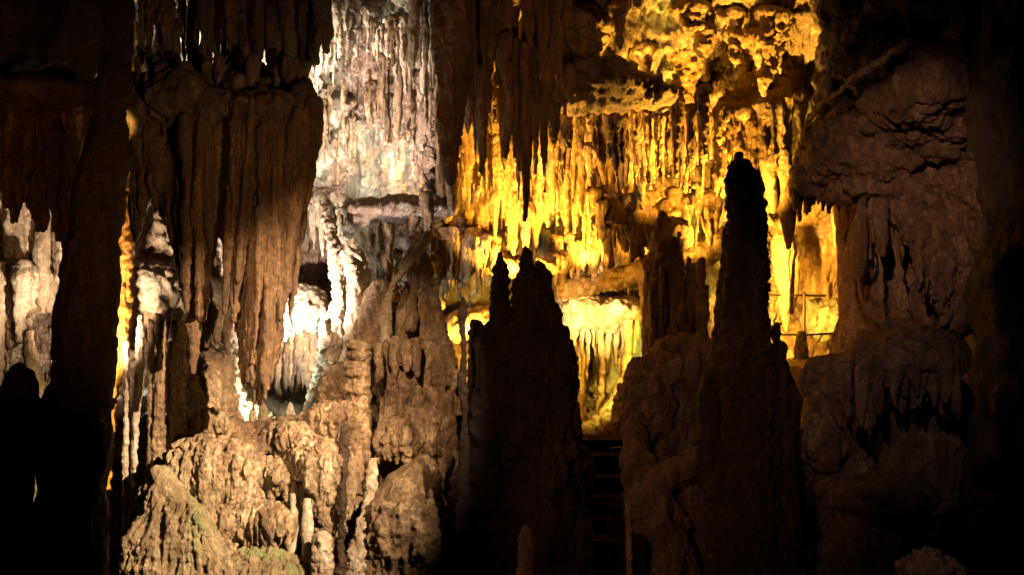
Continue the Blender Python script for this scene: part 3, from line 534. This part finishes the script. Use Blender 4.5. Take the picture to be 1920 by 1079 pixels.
thing('grotto_bank', fuse('grotto_bank', [tube([(1060, 815, 15.8, 24), (1110, 825, 15.7, 20), (1150, 800, 15.6, 14)]), blob(1110, 850, 15.8, 70, 26, .5)], .02, KNOB), 'gold', 'beaded yellow bank on the floor of the grotto', 'flowstone', P(1110, 850, 15.8))
# ledges in the amber band
for lb, pts in (('amber ledge behind the twin peaks, left part of the band', [(820, 520, 15.2, 10), (870, 500, 15.0, 16), (930, 490, 15.0, 18), (1000, 505, 15.2, 18), (1060, 490, 15.4, 14)]), ('lower bright yellow ledge left of the huge stalagmite', [(815, 640, 15.6, 20), (860, 610, 15.4, 24), (910, 600, 15.4, 22), (960, 610, 15.6, 20)]),
                ('amber ledge joining the canopy to the dim brown drape', [(1050, 545, 15.8, 14), (1110, 535, 15.6, 16), (1170, 520, 15.4, 14), (1230, 510, 15.2, 16)]), ('rough ledge high in the gap beside the trunk like column', [(1290, 480, 15.8, 20), (1330, 470, 15.7, 26), (1370, 450, 15.8, 24)])):
    thing('rock_ledge', fuse('rock_ledge', [tube(pts, dr=2.0)], .026, [('fbm', .09, .3, .2), ('ridge', .04, .14, .14), ('worley', .03, .1, .1)]), 'gold', lb, 'rock', P(*pts[2][:3]), 'amber ledges')

# ================================================================== HANGING MASSES, TOP CENTRE
t = root('flowstone_drapery', P(930, 0, 11.8), 'dark hanging curtain at the top middle with brown fluted folds', 'drapery', 'stone curtains hanging from the roof')
part('pleats', fuse('pleats', fringe(812, 1050, -80, [(812, 90), (850, 200), (900, 180), (960, 200), (1000, 150), (1050, 100)], 11.9, 11, 16, 101, 50, dY=.4) + fringe(850, 1075, 60, [(850, 240), (872, 260), (903, 290), (925, 220), (950, 280), (985, 340), (1005, 250), (1030, 280), (1075, 200)], 12.15, 9, 24, 103, 70, dY=.3, pw=.75, tj=70, blunt=.05, lean=9) + folds([(905, 60, 903, 345, 16), (985, 80, 985, 430, 13), (950, 60, 946, 310, 14), (1022, 90, 1020, 350, 11), (880, 60, 874, 270, 14)], 12.0, 18, 9, dY=.1, pw=.8, blunt=.04), .017, [('ridge', .035, .09, 1.2), ('fbm', .03, .25, .5), ('ridge', .01, .04, .4)]), 'brown', t)
part('spike', fuse('spike', folds([(846, -80, 848, 345, 34), (835, 0, 842, 250, 22), (868, -20, 862, 270, 20), (822, -50, 826, 170, 16)], 11.7, 20, 7, dY=.05), .015, FLUTE), 'brown', t)
part('backing', fuse('backing', teeth([(960, -30, 12.3, 120, 50, .4), (1025, 110, 12.4, 44, 70, .3), (880, 130, 12.4, 22, 60, .2)], sd=12), .03, [('fbm', .12, .4, .4), ('ridge', .05, .15, .4)]), 'brown', t)
thing('flowstone_drapery', fuse('flowstone_drapery', fringe(850, 1070, -40, [(850, 260), (920, 230), (980, 300), (1070, 230)], 13.4, 12, 26, 105, 50, dY=.5, tj=60, back=.3, blunt=.05), .018, FLUTE), 'gold', 'golden curtain glimpsed through the gaps of the dark one at the top middle', 'drapery', P(950, -20, 13.4), 'stone curtains hanging from the roof')
thing('rock_bulge', fuse('rock_bulge', [tube([(1020, 150, 12.5, 46), (1090, 150, 12.6, 52), (1160, 160, 12.7, 42), (1220, 178, 12.9, 26), (1265, 182, 13.0, 12)]), blob(1080, 80, 12.7, 44, 60, .35)], .024, [('fbm', .12, .35, .3), ('ridge', .05, .15, .2), ('worley', .05, .12, .12), ('worley', .02, .05, .05)]), 'tan', 'brown shadowed bulge of rock with a sharp lower rim, top centre', 'rock', P(1100, 120, 12.6))
thing('hanging_cone', fuse('hanging_cone', folds([(1446, 170, 1476, 466, 40), (1424, 170, 1450, 400, 34), (1458, 150, 1474, 440, 26), (1400, 140, 1430, 330, 30)], 14.0, 30, 12, dY=.08, pw=.85, blunt=.06) + [blob(1430, 165, 14.5, 56, 34, .4), blob(1400, 130, 14.7, 56, 44, .5), blob(1470, 130, 14.7, 36, 50, .4)], .018, [('fbm', .05, .3, .5), ('ridge', .02, .08, .7), ('fbm', .02, .08, .1)]), 'tan', 'big smooth amber spike pointing down beside the trunk like column', 'stalactite', P(1440, 150, 14.0))
thing('flowstone_drapery', fuse('flowstone_drapery', fringe(1345, 1440, 190, [(1345, 370), (1375, 300), (1400, 340), (1420, 320)], 13.9, 13, 16, 14, 22, dY=.2, back=.15) + [blob(1385, 215, 14.1, 40, 30, .35)], .018, FLUTE), 'brown', 'short dark brown drape above the broken column top', 'drapery', P(1395, 190, 12.9), 'stone curtains hanging from the roof')
thing('flowstone_drapery', fuse('flowstone_drapery', [body([(333, 1143, 1150), (350, 1134, 1158), (380, 1124, 1172), (420, 1114, 1200)], 14.5)] + fringe(1108, 1228, 370, [(1108, 430), (1140, 470), (1165, 440), (1195, 500), (1228, 470)], 14.5, 11, 16, 140, 35, dY=.3, tj=20), .018, FLUTE), 'brown', 'dark pointed drape in front of the golden stalactites', 'drapery', P(1150, 500, 14.0), 'stone curtains hanging from the roof')

thing('light_block_fin', fuse('light_block_fin', [blob(846, 110, 12.5, 13, 290, .5), blob(846, 60, 12.6, 20, 260, .6), blob(842, 150, 13.4, 18, 250, .7), blob(838, 200, 14.3, 16, 220, .8), blob(838, 240, 15.1, 14, 190, .6)], .025, [('fbm', .06, .3, .3), ('ridge', .04, .12, .4)]), 'tan', 'added rock fin blocking light between the white wall and the golden chamber', 'rock', P(842, 150, 13.4))  # added fin, stops amber light spilling onto the white wall

# ================================================================== STALACTITE ROWS
ORD = ['first', 'second', 'third', 'fourth', 'fifth', 'sixth', 'seventh', 'eighth', 'ninth', 'tenth', 'eleventh', 'twelfth', 'thirteenth', 'fourteenth', 'fifteenth', 'sixteenth', 'seventeenth', 'eighteenth', 'nineteenth', 'twentieth',
       'twenty-first', 'twenty-second', 'twenty-third', 'twenty-fourth', 'twenty-fifth', 'twenty-sixth', 'twenty-seventh', 'twenty-eighth', 'twenty-ninth', 'thirtieth', 'thirty-first', 'thirty-second', 'thirty-third', 'thirty-fourth', 'thirty-fifth', 'thirty-sixth', 'thirty-seventh', 'thirty-eighth', 'thirty-ninth', 'fortieth']
def row(items, Y, mat, group, place, colour, sd, vox=.015, specs=None, dY=.3):
    """separate stalactites: items = (px, top py, tip px, tip py, r px); labels count them from the left"""
    q = random.Random(sd); items = sorted(items)
    mean = sum(i[3] - i[1] for i in items) / len(items)
    for k, (a, y0, b, y1, r) in enumerate(items):
        y = (Y(a, y0) if callable(Y) else Y) + q.uniform(-dY, dY) * .5
        pc = [cone(a, y0, b, y1, y, r * q.uniform(1, 1.5), pw=q.uniform(.55, 1.5), blunt=q.uniform(.05, .14), sd=k), blob(a + q.uniform(-3, 3), y0, y + .05, r * q.uniform(1.3, 2.2), r * q.uniform(1, 2.4), r * .012)]
        for _ in range(q.choice((1, 2, 2, 3)) if r > 5 else 0):    # side drips grown onto the main one
            s = q.choice((-1, 1)) * r * q.uniform(.5, 1.4); ln = q.uniform(.2, .8)
            pc.append(cone(a + s, y0, b + s * .8, y0 + (y1 - y0) * ln, y - .02, r * q.uniform(.4, .65), pw=.6, blunt=.2, sd=k + 50))
        me = fuse('stalactite', pc, vox, specs or [('ridge', .020, .06, .5), ('fbm', .035, .13, .22), ('ridge', .010, .03, .12)])
        L = y1 - y0; size = 'long' if L > mean * 1.2 else ('short' if L < mean * .8 else 'mid-length'); thick = 'thick' if r > 9 else ('thin' if r < 6 else 'plain')
        thing('stalactite', me, mat, f'{size} {thick} {colour} stalactite, {ORD[k]} from the left {place}', 'stalactite', P(a, y0, y), group)

q = random.Random(5)
# front row under the dark hanging curtain
row([(864, 150, 862, 300, 8), (893, 150, 892, 300, 8), (925, 160, 922, 255, 9), (945, 150, 946, 320, 11), (962, 150, 962, 300, 9), (972, 160, 972, 380, 8), (1003, 160, 1002, 330, 10), (1022, 160, 1020, 380, 9), (1040, 180, 1040, 300, 8), (1060, 190, 1058, 330, 9), (1155, 210, 1155, 330, 11), (1168, 210, 1166, 310, 8), (1142, 205, 1143, 300, 8)],
    12.9, 'brown', 'front row of dark stalactites', 'in the front row below the dark curtain', 'brown', 1, dY=.5)
def spread(n, x0, x1, ytop, edge, r0, r1, sd, jt=14, je=25):
    q = random.Random(sd); out = []
    for k in range(n):
        a = x0 + (x1 - x0) * (k + q.uniform(.05, .95)) / n
        t = float(np.interp(a, [e[0] for e in ytop], [e[1] for e in ytop])) + q.uniform(-jt, jt)
        b = float(np.interp(a, [e[0] for e in edge], [e[1] for e in edge])) + q.uniform(-je, je)
        out.append((a, t, a + q.uniform(-4, 4), b, q.uniform(r0, r1)))
    return out
row(spread(36, 850, 1250, [(850, 150), (900, 250), (950, 170), (1010, 260), (1060, 180), (1100, 240), (1180, 200), (1250, 250)], [(850, 420), (900, 380), (950, 440), (1010, 340), (1060, 400), (1150, 370), (1250, 330)], 6, 14, 2, jt=45, je=50), 14.2, 'gold', 'middle row of golden stalactites', 'in the middle golden row', 'golden', 2, dY=1.4)
row(spread(30, 850, 1200, [(850, 300), (950, 260), (1050, 310), (1200, 290)], [(850, 440), (930, 450), (1000, 420), (1080, 430), (1200, 400)], 4, 9, 12, jt=40, je=30), 14.9, 'gold', 'short golden stalactites between the two rows', 'of the short row between the golden rows', 'honey', 12, dY=1.2)
row(spread(38, 840, 1330, [(840, 370), (900, 330), (1000, 380), (1100, 330), (1200, 380), (1330, 350)], [(840, 480), (900, 450), (950, 480), (1050, 430), (1120, 520), (1200, 480), (1330, 430)], 5, 13, 3, jt=35, je=35), 15.3, 'gold', 'rear row of amber stalactites', 'in the rear amber row', 'amber', 3, dY=1.2, vox=.018)
row(spread(26, 1170, 1360, [(1170, 200), (1220, 240), (1280, 190), (1360, 240)], [(1170, 320), (1260, 350), (1300, 320), (1360, 380)], 4, 10, 4, jt=40, je=40), 14.6, 'gold', 'golden stalactites right of the bulge', 'in the golden group right of the bulge', 'yellow', 4, dY=1.2)
row(spread(12, 815, 935, [(815, 440), (935, 450)], [(815, 560), (870, 570), (935, 540)], 5, 9, 6, je=18), 14.6, 'gold', 'low amber stalactites', 'in the low group over the yellow ledge', 'amber', 6, dY=.3)
row(spread(14, 1040, 1240, [(1040, 460), (1240, 470)], [(1040, 540), (1130, 545), (1240, 540)], 6, 12, 7, je=15), 15.6, 'gold', 'amber stalactites above the canopy', 'in the group above the bright canopy', 'amber', 7, dY=.3, vox=.018)
row(spread(9, 1485, 1580, [(1485, 345), (1580, 350)], [(1485, 410), (1500, 430), (1530, 395), (1580, 390)], 6, 10, 8, je=14), 13.2, 'brown', 'dark teeth under the right overhang', 'in the toothed edge under the right overhang', 'dark', 8, dY=.3)
# white wall: short drips and a few longer ones
wq = lambda a, b: wall_at(a, b) - .25
row([(a, t, b, e, r * .8) for (a, t, b, e, r) in spread(30, 590, 838, [(590, 220), (700, 200), (838, 200)], [(590, 330), (700, 290), (838, 300)], 2.5, 5, 9, jt=100, je=70) if e - t > 25], wq, 'tan', 'small stalactites on the white wall', 'among the small drips on the white wall', 'brown', 9, vox=.012, dY=.2)
row([(690, 160, 690, 230, 6), (700, 165, 702, 250, 8), (738, 40, 736, 125, 6), (727, 70, 726, 110, 4), (672, -20, 674, 30, 8)], lambda a, b: wall_at(a, b) - .45, 'tan', 'longer drips hanging before the white wall', 'among the longer drips before the white wall', 'brown', 10, vox=.012, dY=.1)
row(spread(16, 585, 660, [(585, 380), (660, 390)], [(585, 470), (660, 440)], 4, 7, 19, je=40) , 13.3, 'cream', 'pale drips beside the long curtain', 'in the pale fringe beside the longest curtain', 'pale', 19, vox=.014, dY=.3)
row(spread(30, 262, 585, [(262, -40), (330, 20), (420, -20), (585, -20)], [(262, 190), (400, 200), (500, 200), (585, 150)], 4, 9, 21, jt=40, je=45), 11.0, 'grey', 'dark drips hanging from the upper left roof', 'hanging from the roof above the two curtains', 'dark', 21, vox=.015, dY=.8)
row(spread(20, 1050, 1350, [(1050, 190), (1150, 215), (1270, 190), (1350, 200)], [(1050, 300), (1130, 330), (1200, 290), (1290, 360), (1350, 300)], 4, 9, 31, jt=25, je=50), 13.5, 'brown', 'dark spikes before the golden roof', 'among the dark spikes before the golden roof', 'dark', 31, vox=.014, dY=.5)
row([(a, t, b, e, r) for (a, t, b, e, r) in spread(34, 575, 836, [(575, 60), (700, 20), (836, 60)], [(575, 190), (700, 110), (836, 220)], 2.5, 5.5, 33, jt=50, je=50) if e - t > 25], wq, 'cream', 'upper drips of the white wall', 'among the upper drips of the white wall', 'pale', 33, vox=.012, dY=.3)
# leaf-like draped folds of the golden roof
leafs = []
q = random.Random(77)
for k in range(34):
    a = q.uniform(1090, 1500); b = q.uniform(20, 210); Yk = wall_at(a, b) - q.uniform(.1, .35)
    r = q.uniform(10, 22); L = q.uniform(35, 100)
    leafs.append((a, b, Yk, r, L))
leafs.sort()
for k, (a, b, Yk, r, L) in enumerate(leafs):
    pc = [cone(a, b - 20, a + q.uniform(-12, 12), b + L, Yk, r, pw=.7, blunt=.15, sd=k), cone(a + r * .8, b - 15, a + r, b + L * q.uniform(.4, .8), Yk, r * .6, pw=.7, blunt=.2, sd=k + 9), blob(a, b - 10, Yk + .1, r * 1.7, r * 1.1, .25)]
    size = 'large' if r > 17 else ('slim' if r < 13 else 'middling')
    thing('roof_lobe', fuse('roof_lobe', pc, .018, [('fbm', .05, .22, .22), ('ridge', .035, .1, .25), ('worley', .03, .08, .08)]), 'gold', f'{size} drooping yellow lobe, {ORD[k]} from the left on the golden roof', 'roof lobe', P(a, b, Yk), 'drooping lobes of the golden roof')

# ================================================================== RIGHT SIDE
t = root('rock_outcrop', P(1750, 200, 12), 'great dark overhang filling the upper right corner', 'rock')
part('overhang', fuse('overhang', teeth([(1720, 240, 12.1, 120, 70, .7), (1850, 230, 11.7, 110, 80, .7), (1900, 60, 11.6, 330, 190, 1.6), (1700, 60, 12.6, 150, 150, .9), (1620, 130, 12.8, 80, 110, .6), (1640, 290, 12.3, 130, 70, .6), (1560, 280, 12.8, 66, 52, .4), (1530, 335, 12.9, 44, 30, .3)]) + [tube([(1510, 270, 12.9, 40), (1600, 310, 12.5, 62), (1680, 350, 12.2, 66), (1765, 420, 12.1, 66), (1815, 520, 12.1, 44), (1825, 600, 12.1, 14)]), tube([(1560, 170, 12.9, 50), (1700, 220, 12.4, 90), (1850, 300, 12, 110), (1950, 420, 11.6, 120)])] + fringe(1720, 1860, 360, [(1640, 480), (1720, 540), (1800, 610), (1860, 560)], 11.75, 12, 18, 122, 60, dY=.2, tj=90, back=.2, blunt=.06), .022, [('fbm', .16, .5, .4), ('fbm', .08, .2, .2), ('ridge', .045, .12, .30), ('ridge', .020, .045, .10)], 2), 'grey', t)
part('hanging_fringe', fuse('hanging_fringe', fringe(1612, 1835, 370, [(1600, 560), (1640, 470), (1700, 480), (1740, 560), (1790, 600), (1830, 540)], 12.1, 11, 32, 121, 40, dY=.3) + [blob(1790, 450, 12.1, 40, 70, .3), blob(1620, 470, 12.9, 24, 60, .25)], .022, FLUTE + [('worley', .02, .07, .07)]), 'grey', t)
part('thin_column', fuse('thin_column', [tube([(1676, 440, 12, 6), (1686, 500, 12, 7), (1694, 560, 12, 9), (1700, 610, 12, 14)])], .013, ROUGH[:1]), 'tan', t)
part('thin_column', fuse('thin_column', [tube([(1644, 430, 12, 4), (1650, 490, 12, 4), (1654, 560, 12, 5)])], .011, ROUGH[:1]), 'tan', t)
t = root('flowstone_dome', P(1680, 900, 11.2), 'mauve grey dome with dripping skirt on the right', 'flowstone')
part('dome', fuse('dome', [blob(1705, 665, 11.6, 96, 56, .7), blob(1640, 690, 11.5, 62, 40, .5), tube([(1560, 740, 11.6, 20), (1600, 690, 11.7, 26), (1650, 640, 11.8, 26), (1700, 600, 11.9, 20)])], .02, [('fbm', .10, .35, .25), ('ridge', .04, .1, .3), ('fbm', .02, .06, .06)]), 'grey', t)
part('skirt', fuse('skirt', fringe(1580, 1800, 680, [(1580, 760), (1606, 850), (1630, 800), (1660, 740), (1700, 770), (1750, 760), (1800, 800)], 11.2, 11, 32, 131, 30, dY=.25), .018, FLUTE), 'grey', t)
part('recess_wall_block', fuse('recess_wall_block', [blob(1700, 830, 12.3, 140, 150, .5), blob(1720, 560, 13.2, 110, 130, .4), blob(1660, 500, 13.3, 50, 80, .3)], .03, [('fbm', .1, .4, .4), ('ridge', .06, .15, .4)]), 'grey', t)  # upper lumps added to stop yellow light spilling through behind
thing('rock_outcrop', fuse('rock_outcrop', [body([(745, 1530, 1545), (790, 1510, 1580), (850, 1492, 1620), (920, 1484, 1660), (1000, 1480, 1720), (1250, 1460, 1800)], 11.2, dr=.7)] + teeth([(1540, 830, 11, 38, 56, .3), (1650, 930, 10.9, 100, 36, .5), (1560, 720, 11.8, 54, 46, .4)], sd=4), .026, [('fbm', .1, .45, .4), ('ridge', .04, .15, .25), ('worley', .02, .07, .07)]), 'grey', 'stepped grey brown outcrop at the foot of the mauve dome', 'rock', P(1580, 1150, 11.2))
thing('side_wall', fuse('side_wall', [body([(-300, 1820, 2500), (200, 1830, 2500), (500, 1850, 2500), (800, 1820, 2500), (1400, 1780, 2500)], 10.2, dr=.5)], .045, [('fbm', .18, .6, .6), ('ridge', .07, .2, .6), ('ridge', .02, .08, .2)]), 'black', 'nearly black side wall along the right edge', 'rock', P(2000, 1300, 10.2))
thing('popcorn_mass', fuse('popcorn_mass', [body([(1034, 1735, 1748), (1048, 1716, 1770), (1064, 1690, 1800), (1200, 1660, 1840)], 8, dr=.8)], .014, [('fbm', .05, .2, .2), ('worley', .05, .07, .07), ('worley', .03, .03, .03), ('ridge', .02, .03, .03)]), 'grey', 'glinting knob of cave popcorn at the bottom right', 'flowstone', P(1745, 1150, 8))
thing('slanting_rib', fuse('slanting_rib', [tube([(1512, 230, 12.0, 6), (1545, 192, 11.4, 7), (1575, 172, 11.1, 5), (1605, 142, 10.9, 7), (1650, 116, 10.6, 7), (1700, 78, 10.4, 8)])], .015, [('fbm', .03, .15, .15), ('worley', .02, .06, .06)]), 'tan', 'slanting rib of rock climbing from the golden roof to the thin icicle', 'rock', P(1600, 148, 11.5))
thing('stalactite', fuse('stalactite', [cone(1702, -60, 1705, 118, 10.6, 13, blunt=.08), cone(1706, 40, 1708, 95, 10.6, 10)], .012, KNOB[:2]), 'grey', 'lone thin grey stalactite at the upper right in front of the dark', 'stalactite', P(1702, -60, 10.6))

# chamber on the right with its walkway and rail
Zf = P(1500, 690, 14)[2]
xs = np.arange(2.2, 7.6, .06); ys = np.arange(12.8, 20.5, .06); X, Yf = np.meshgrid(xs, ys)
co = np.stack((X.ravel(), Yf.ravel(), np.zeros(X.size)), 1)
co[:, 2] = np.interp(co[:, 1], [12.8, 14, 17.5, 20], [Zf - 1.0, Zf, P(0, 672, 17.5)[2], P(0, 660, 20)[2]]) + .05 * fbm(co / .5, 71, 3)
ny, nx = X.shape; idx = np.arange(nx * ny).reshape(ny, nx)
Q = np.stack((idx[:-1, :-1], idx[:-1, 1:], idx[1:, 1:], idx[1:, :-1]), -1).reshape(-1, 4)
w_ = link('path', mesh_from('path', co, Q), 'gold'); w_['kind'] = 'structure'; w_['label'] = 'lit walkway floor of the small yellow chamber'
t = root('handrail', P(1508, 672, 16.8), 'dark iron railing across the bright yellow chamber', 'handrail')
part('rail', raw_mesh('rail', [tube([(1425, 554, 16.8, 2.2), (1480, 554, 16.8, 2.2), (1548, 555, 16.9, 2.4)], n=8)]), 'iron', t)
part('rail', raw_mesh('rail', [tube([(1462, 628, 16.8, 2), (1520, 628, 16.8, 2), (1582, 624, 16.9, 2)], n=8)]), 'iron', t)
part('post', raw_mesh('post', [tube([(1508, 548, 16.8, 2.6), (1508, 680, 16.8, 2.6)], n=8)]), 'iron', t)
part('post', raw_mesh('post', [tube([(1430, 548, 16.8, 2.6), (1430, 680, 16.8, 2.6)], n=8)]), 'iron', t)
thing('stalagmite', fuse('stalagmite', [body([(622, 1494, 1510), (640, 1492, 1512), (690, 1488, 1518)], 16.4)], .018, ROUGH), 'tan', 'low stump beside the railing post in the yellow chamber', 'stalagmite', P(1502, 690, 16.4))
thing('hanging_cone', fuse('hanging_cone', folds([(1472, 440, 1474, 622, 14), (1488, 440, 1486, 590, 12), (1460, 440, 1462, 560, 12)], 16.9, 12, 15, dY=.08), .02, FLUTE), 'gold', 'long amber spike hanging inside the yellow chamber left of the rail post', 'stalactite', P(1472, 440, 16.9))
thing('chamber_drape', fuse('chamber_drape', [tube([(1595, 380, 15.5, 30), (1600, 480, 15.2, 26), (1605, 600, 15, 30), (1600, 700, 14.8, 50)]), tube([(1570, 370, 16, 14), (1580, 460, 16, 14), (1588, 560, 15.8, 12), (1590, 660, 15.6, 14)])], .026, FLUTE), 'gold', 'fluted amber drape closing the right side of the yellow chamber', 'drapery', P(1600, 700, 14.8))

thing('chamber_wall', fuse('chamber_wall', [blob(1530, 500, 18.4, 150, 200, .7), blob(1470, 380, 18.0, 60, 60, .5), tube([(1600, 380, 17.2, 26), (1560, 480, 17.6, 30), (1520, 620, 18, 34)]), tube([(1530, 360, 17.5, 22), (1510, 460, 17.8, 26), (1500, 560, 18.1, 20)])], .03, [('fbm', .12, .5, .6), ('ridge', .07, .16, .5), ('ridge', .03, .07, .15)]), 'gold', 'smooth glowing amber rock forming the back of the railed chamber', 'rock', P(1530, 690, 18.4))

# ================================================================== LIGHT: lamps unseen behind rocks, plus free-floating fill spots that are added
def lamp(name, p, col_, W, r=.08, spot=None, to=None, blend=.6):
    d = bpy.data.lights.new(name, 'SPOT' if spot else 'POINT'); d.color = col_; d.energy = W; d.shadow_soft_size = r
    o = bpy.data.objects.new(name, d); col.objects.link(o); o.location = p
    if spot:
        d.spot_size = math.radians(spot); d.spot_blend = blend
        o.rotation_euler = (Vector(to) - Vector(p)).to_track_quat('-Z', 'Y').to_euler()
    return o
WHITE = (1, .83, .68); YEL = (1, .51, .05); WARM = (1, .60, .27)
YEL2 = (1, .57, .10)
lamp('unseen_lamp', P(460, 812, 11.8), (.88, 1, .80), 220, r=.05, spot=150, to=P(440, 600, 12.9))
lamp('unseen_lamp', P(590, 805, 12.5), (.97, .93, .95), 90, r=.05, spot=120, to=P(625, 500, 12.5))
lamp('unseen_lamp', P(503, 610, 11.5), (1, .80, .64), 380, r=.05, spot=120, to=P(610, 420, 13.6))
lamp('unseen_lamp', P(745, 352, 13.2), (1, .80, .64), 190, spot=130, to=P(690, 150, 14.1))
lamp('unseen_lamp', P(480, 200, 11.9), (1, .80, .64), 400, spot=100, to=P(680, 160, 13.8))
lamp('unseen_lamp', P(165, 690, 10.3), (1, .74, .48), 260, spot=100, to=P(180, 500, 11.9))
lamp('unseen_lamp', P(200, 260, 9.7), (1, .62, .12), 60, r=.03, spot=34, to=P(243, 200, 11))
lamp('unseen_lamp', P(985, 560, 14.2), YEL, 1050, spot=110, to=P(985, 230, 15.4))
lamp('unseen_lamp', P(890, 500, 15.0), YEL, 160, spot=130, to=P(890, 250, 15.6))
lamp('unseen_lamp', P(1100, 500, 15.2), YEL, 150, spot=130, to=P(1100, 280, 15.8))
lamp('unseen_lamp', P(1255, 500, 14.8), YEL, 330, spot=130, to=P(1230, 200, 16))
lamp('unseen_lamp', P(1390, 540, 13.3), YEL, 2400, spot=88, to=P(1275, 20, 14.2))
lamp('unseen_lamp', P(1400, 600, 16.4), YEL, 500, spot=130, to=P(1530, 480, 18.5))
lamp('unseen_lamp', P(1415, 470, 15.8), YEL, 900, spot=110, to=P(1550, 430, 18.3))
lamp('unseen_lamp', P(1240, 610, 15.4), (.90, .68, .08), 1000, spot=90, to=P(1120, 700, 16.8))
lamp('unseen_lamp', P(1025, 650, 14.6), (1, .72, .28), 1200, spot=40, to=P(1130, 580, 16.6))
lamp('unseen_lamp', P(880, 640, 14.8), YEL, 260, spot=150, to=P(870, 600, 16))
lamp('unseen_lamp', P(985, 505, 13.0), YEL, 800, spot=110, to=P(950, 200, 13.8))
lamp('unseen_lamp', P(1000, 600, 14.0), YEL, 200, spot=120, to=P(1060, 500, 16))
lamp('unseen_lamp', (2.9, 5.4, 2.5), (1, .72, .43), 9400, r=.04, spot=29, to=P(390, 905, 10.5), blend=1)  # added front fill for the lower left flowstone
lamp('unseen_lamp', (-1.7, 4.6, 2.9), (1, .66, .36), 2600, r=.05, spot=23, to=P(680, 740, 11.4), blend=1)  # added fill floating overhead, lights the central cone
lamp('unseen_lamp', (1.6, 4.0, -.2), (1, .58, .22), 300, r=.06, spot=44, to=P(430, 420, 10.3), blend=1)  # added fill for the long brown curtains
lamp('unseen_lamp', (.4, 3.0, 2.4), (1, .53, .28), 1150, r=.08, spot=18, to=P(1705, 390, 12), blend=1)  # added fill for the band of the right overhang
lamp('unseen_lamp', (.4, 3.0, 2.4), (1, .64, .46), 260, r=.08, spot=20, to=P(1650, 720, 11.5), blend=1)  # added fill for the dome on the right
lamp('unseen_lamp', (-1.0, 5.0, -2.4), (1, .42, .16), 60, r=.08, spot=36, to=P(1290, 950, 11.5), blend=1)  # added reddish fill, low on the masses beside the stair
lamp('unseen_lamp', (-1.6, 3.0, 1.4), (1, .50, .20), 300, r=.08, spot=32, to=P(1180, 700, 10.5), blend=1)  # added faint warm fill on the silhouettes
lamp('unseen_lamp', (.6, 6.0, -1.4), (1, .48, .16), 300, r=.08, spot=30, to=P(950, 120, 11.6), blend=1)  # added fill from below for the top middle curtain
lamp('unseen_lamp', (-2.5, 3.4, -.7), (1, .42, .15), 75, r=.08, spot=50, to=P(110, 270, 8.3), blend=1)  # added fill for the left curtain and column
lamp('unseen_lamp', P(350, 160, 11.75), (1, .85, .66), 90, r=.04, spot=120, to=P(370, -20, 11.8))
lamp('unseen_lamp', (1.2, 4.2, .8), (1, .60, .45), 90, r=.03, spot=12, to=P(1745, 1045, 8), blend=1)  # added narrow spot that brings out the popcorn glint

w = bpy.data.worlds.new('World'); scene.world = w; w.use_nodes = True
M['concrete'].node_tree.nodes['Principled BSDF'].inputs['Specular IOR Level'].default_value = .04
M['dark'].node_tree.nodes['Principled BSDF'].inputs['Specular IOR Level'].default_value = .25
w.node_tree.nodes['Background'].inputs[0].default_value = (.5, .38, .42, 1); w.node_tree.nodes['Background'].inputs[1].default_value = .006

cam = bpy.data.cameras.new('Camera'); co_ = bpy.data.objects.new('Camera', cam); col.objects.link(co_)
cam.sensor_width = 36; cam.lens = 36 * F / 1920; cam.clip_end = 200; cam.clip_start = .1
co_.location = (0, 0, 0); co_.rotation_euler = (math.radians(90), 0, 0); scene.camera = co_
scene.view_settings.view_transform = 'Standard'; scene.view_settings.look = 'None'; scene.view_settings.exposure = .65; scene.view_settings.gamma = 1
scene.cycles.use_denoising = True; scene.cycles.max_bounces = 5; scene.cycles.diffuse_bounces = 3; scene.cycles.glossy_bounces = 2
scene.cycles.use_light_tree = True; scene.cycles.sample_clamp_indirect = 3
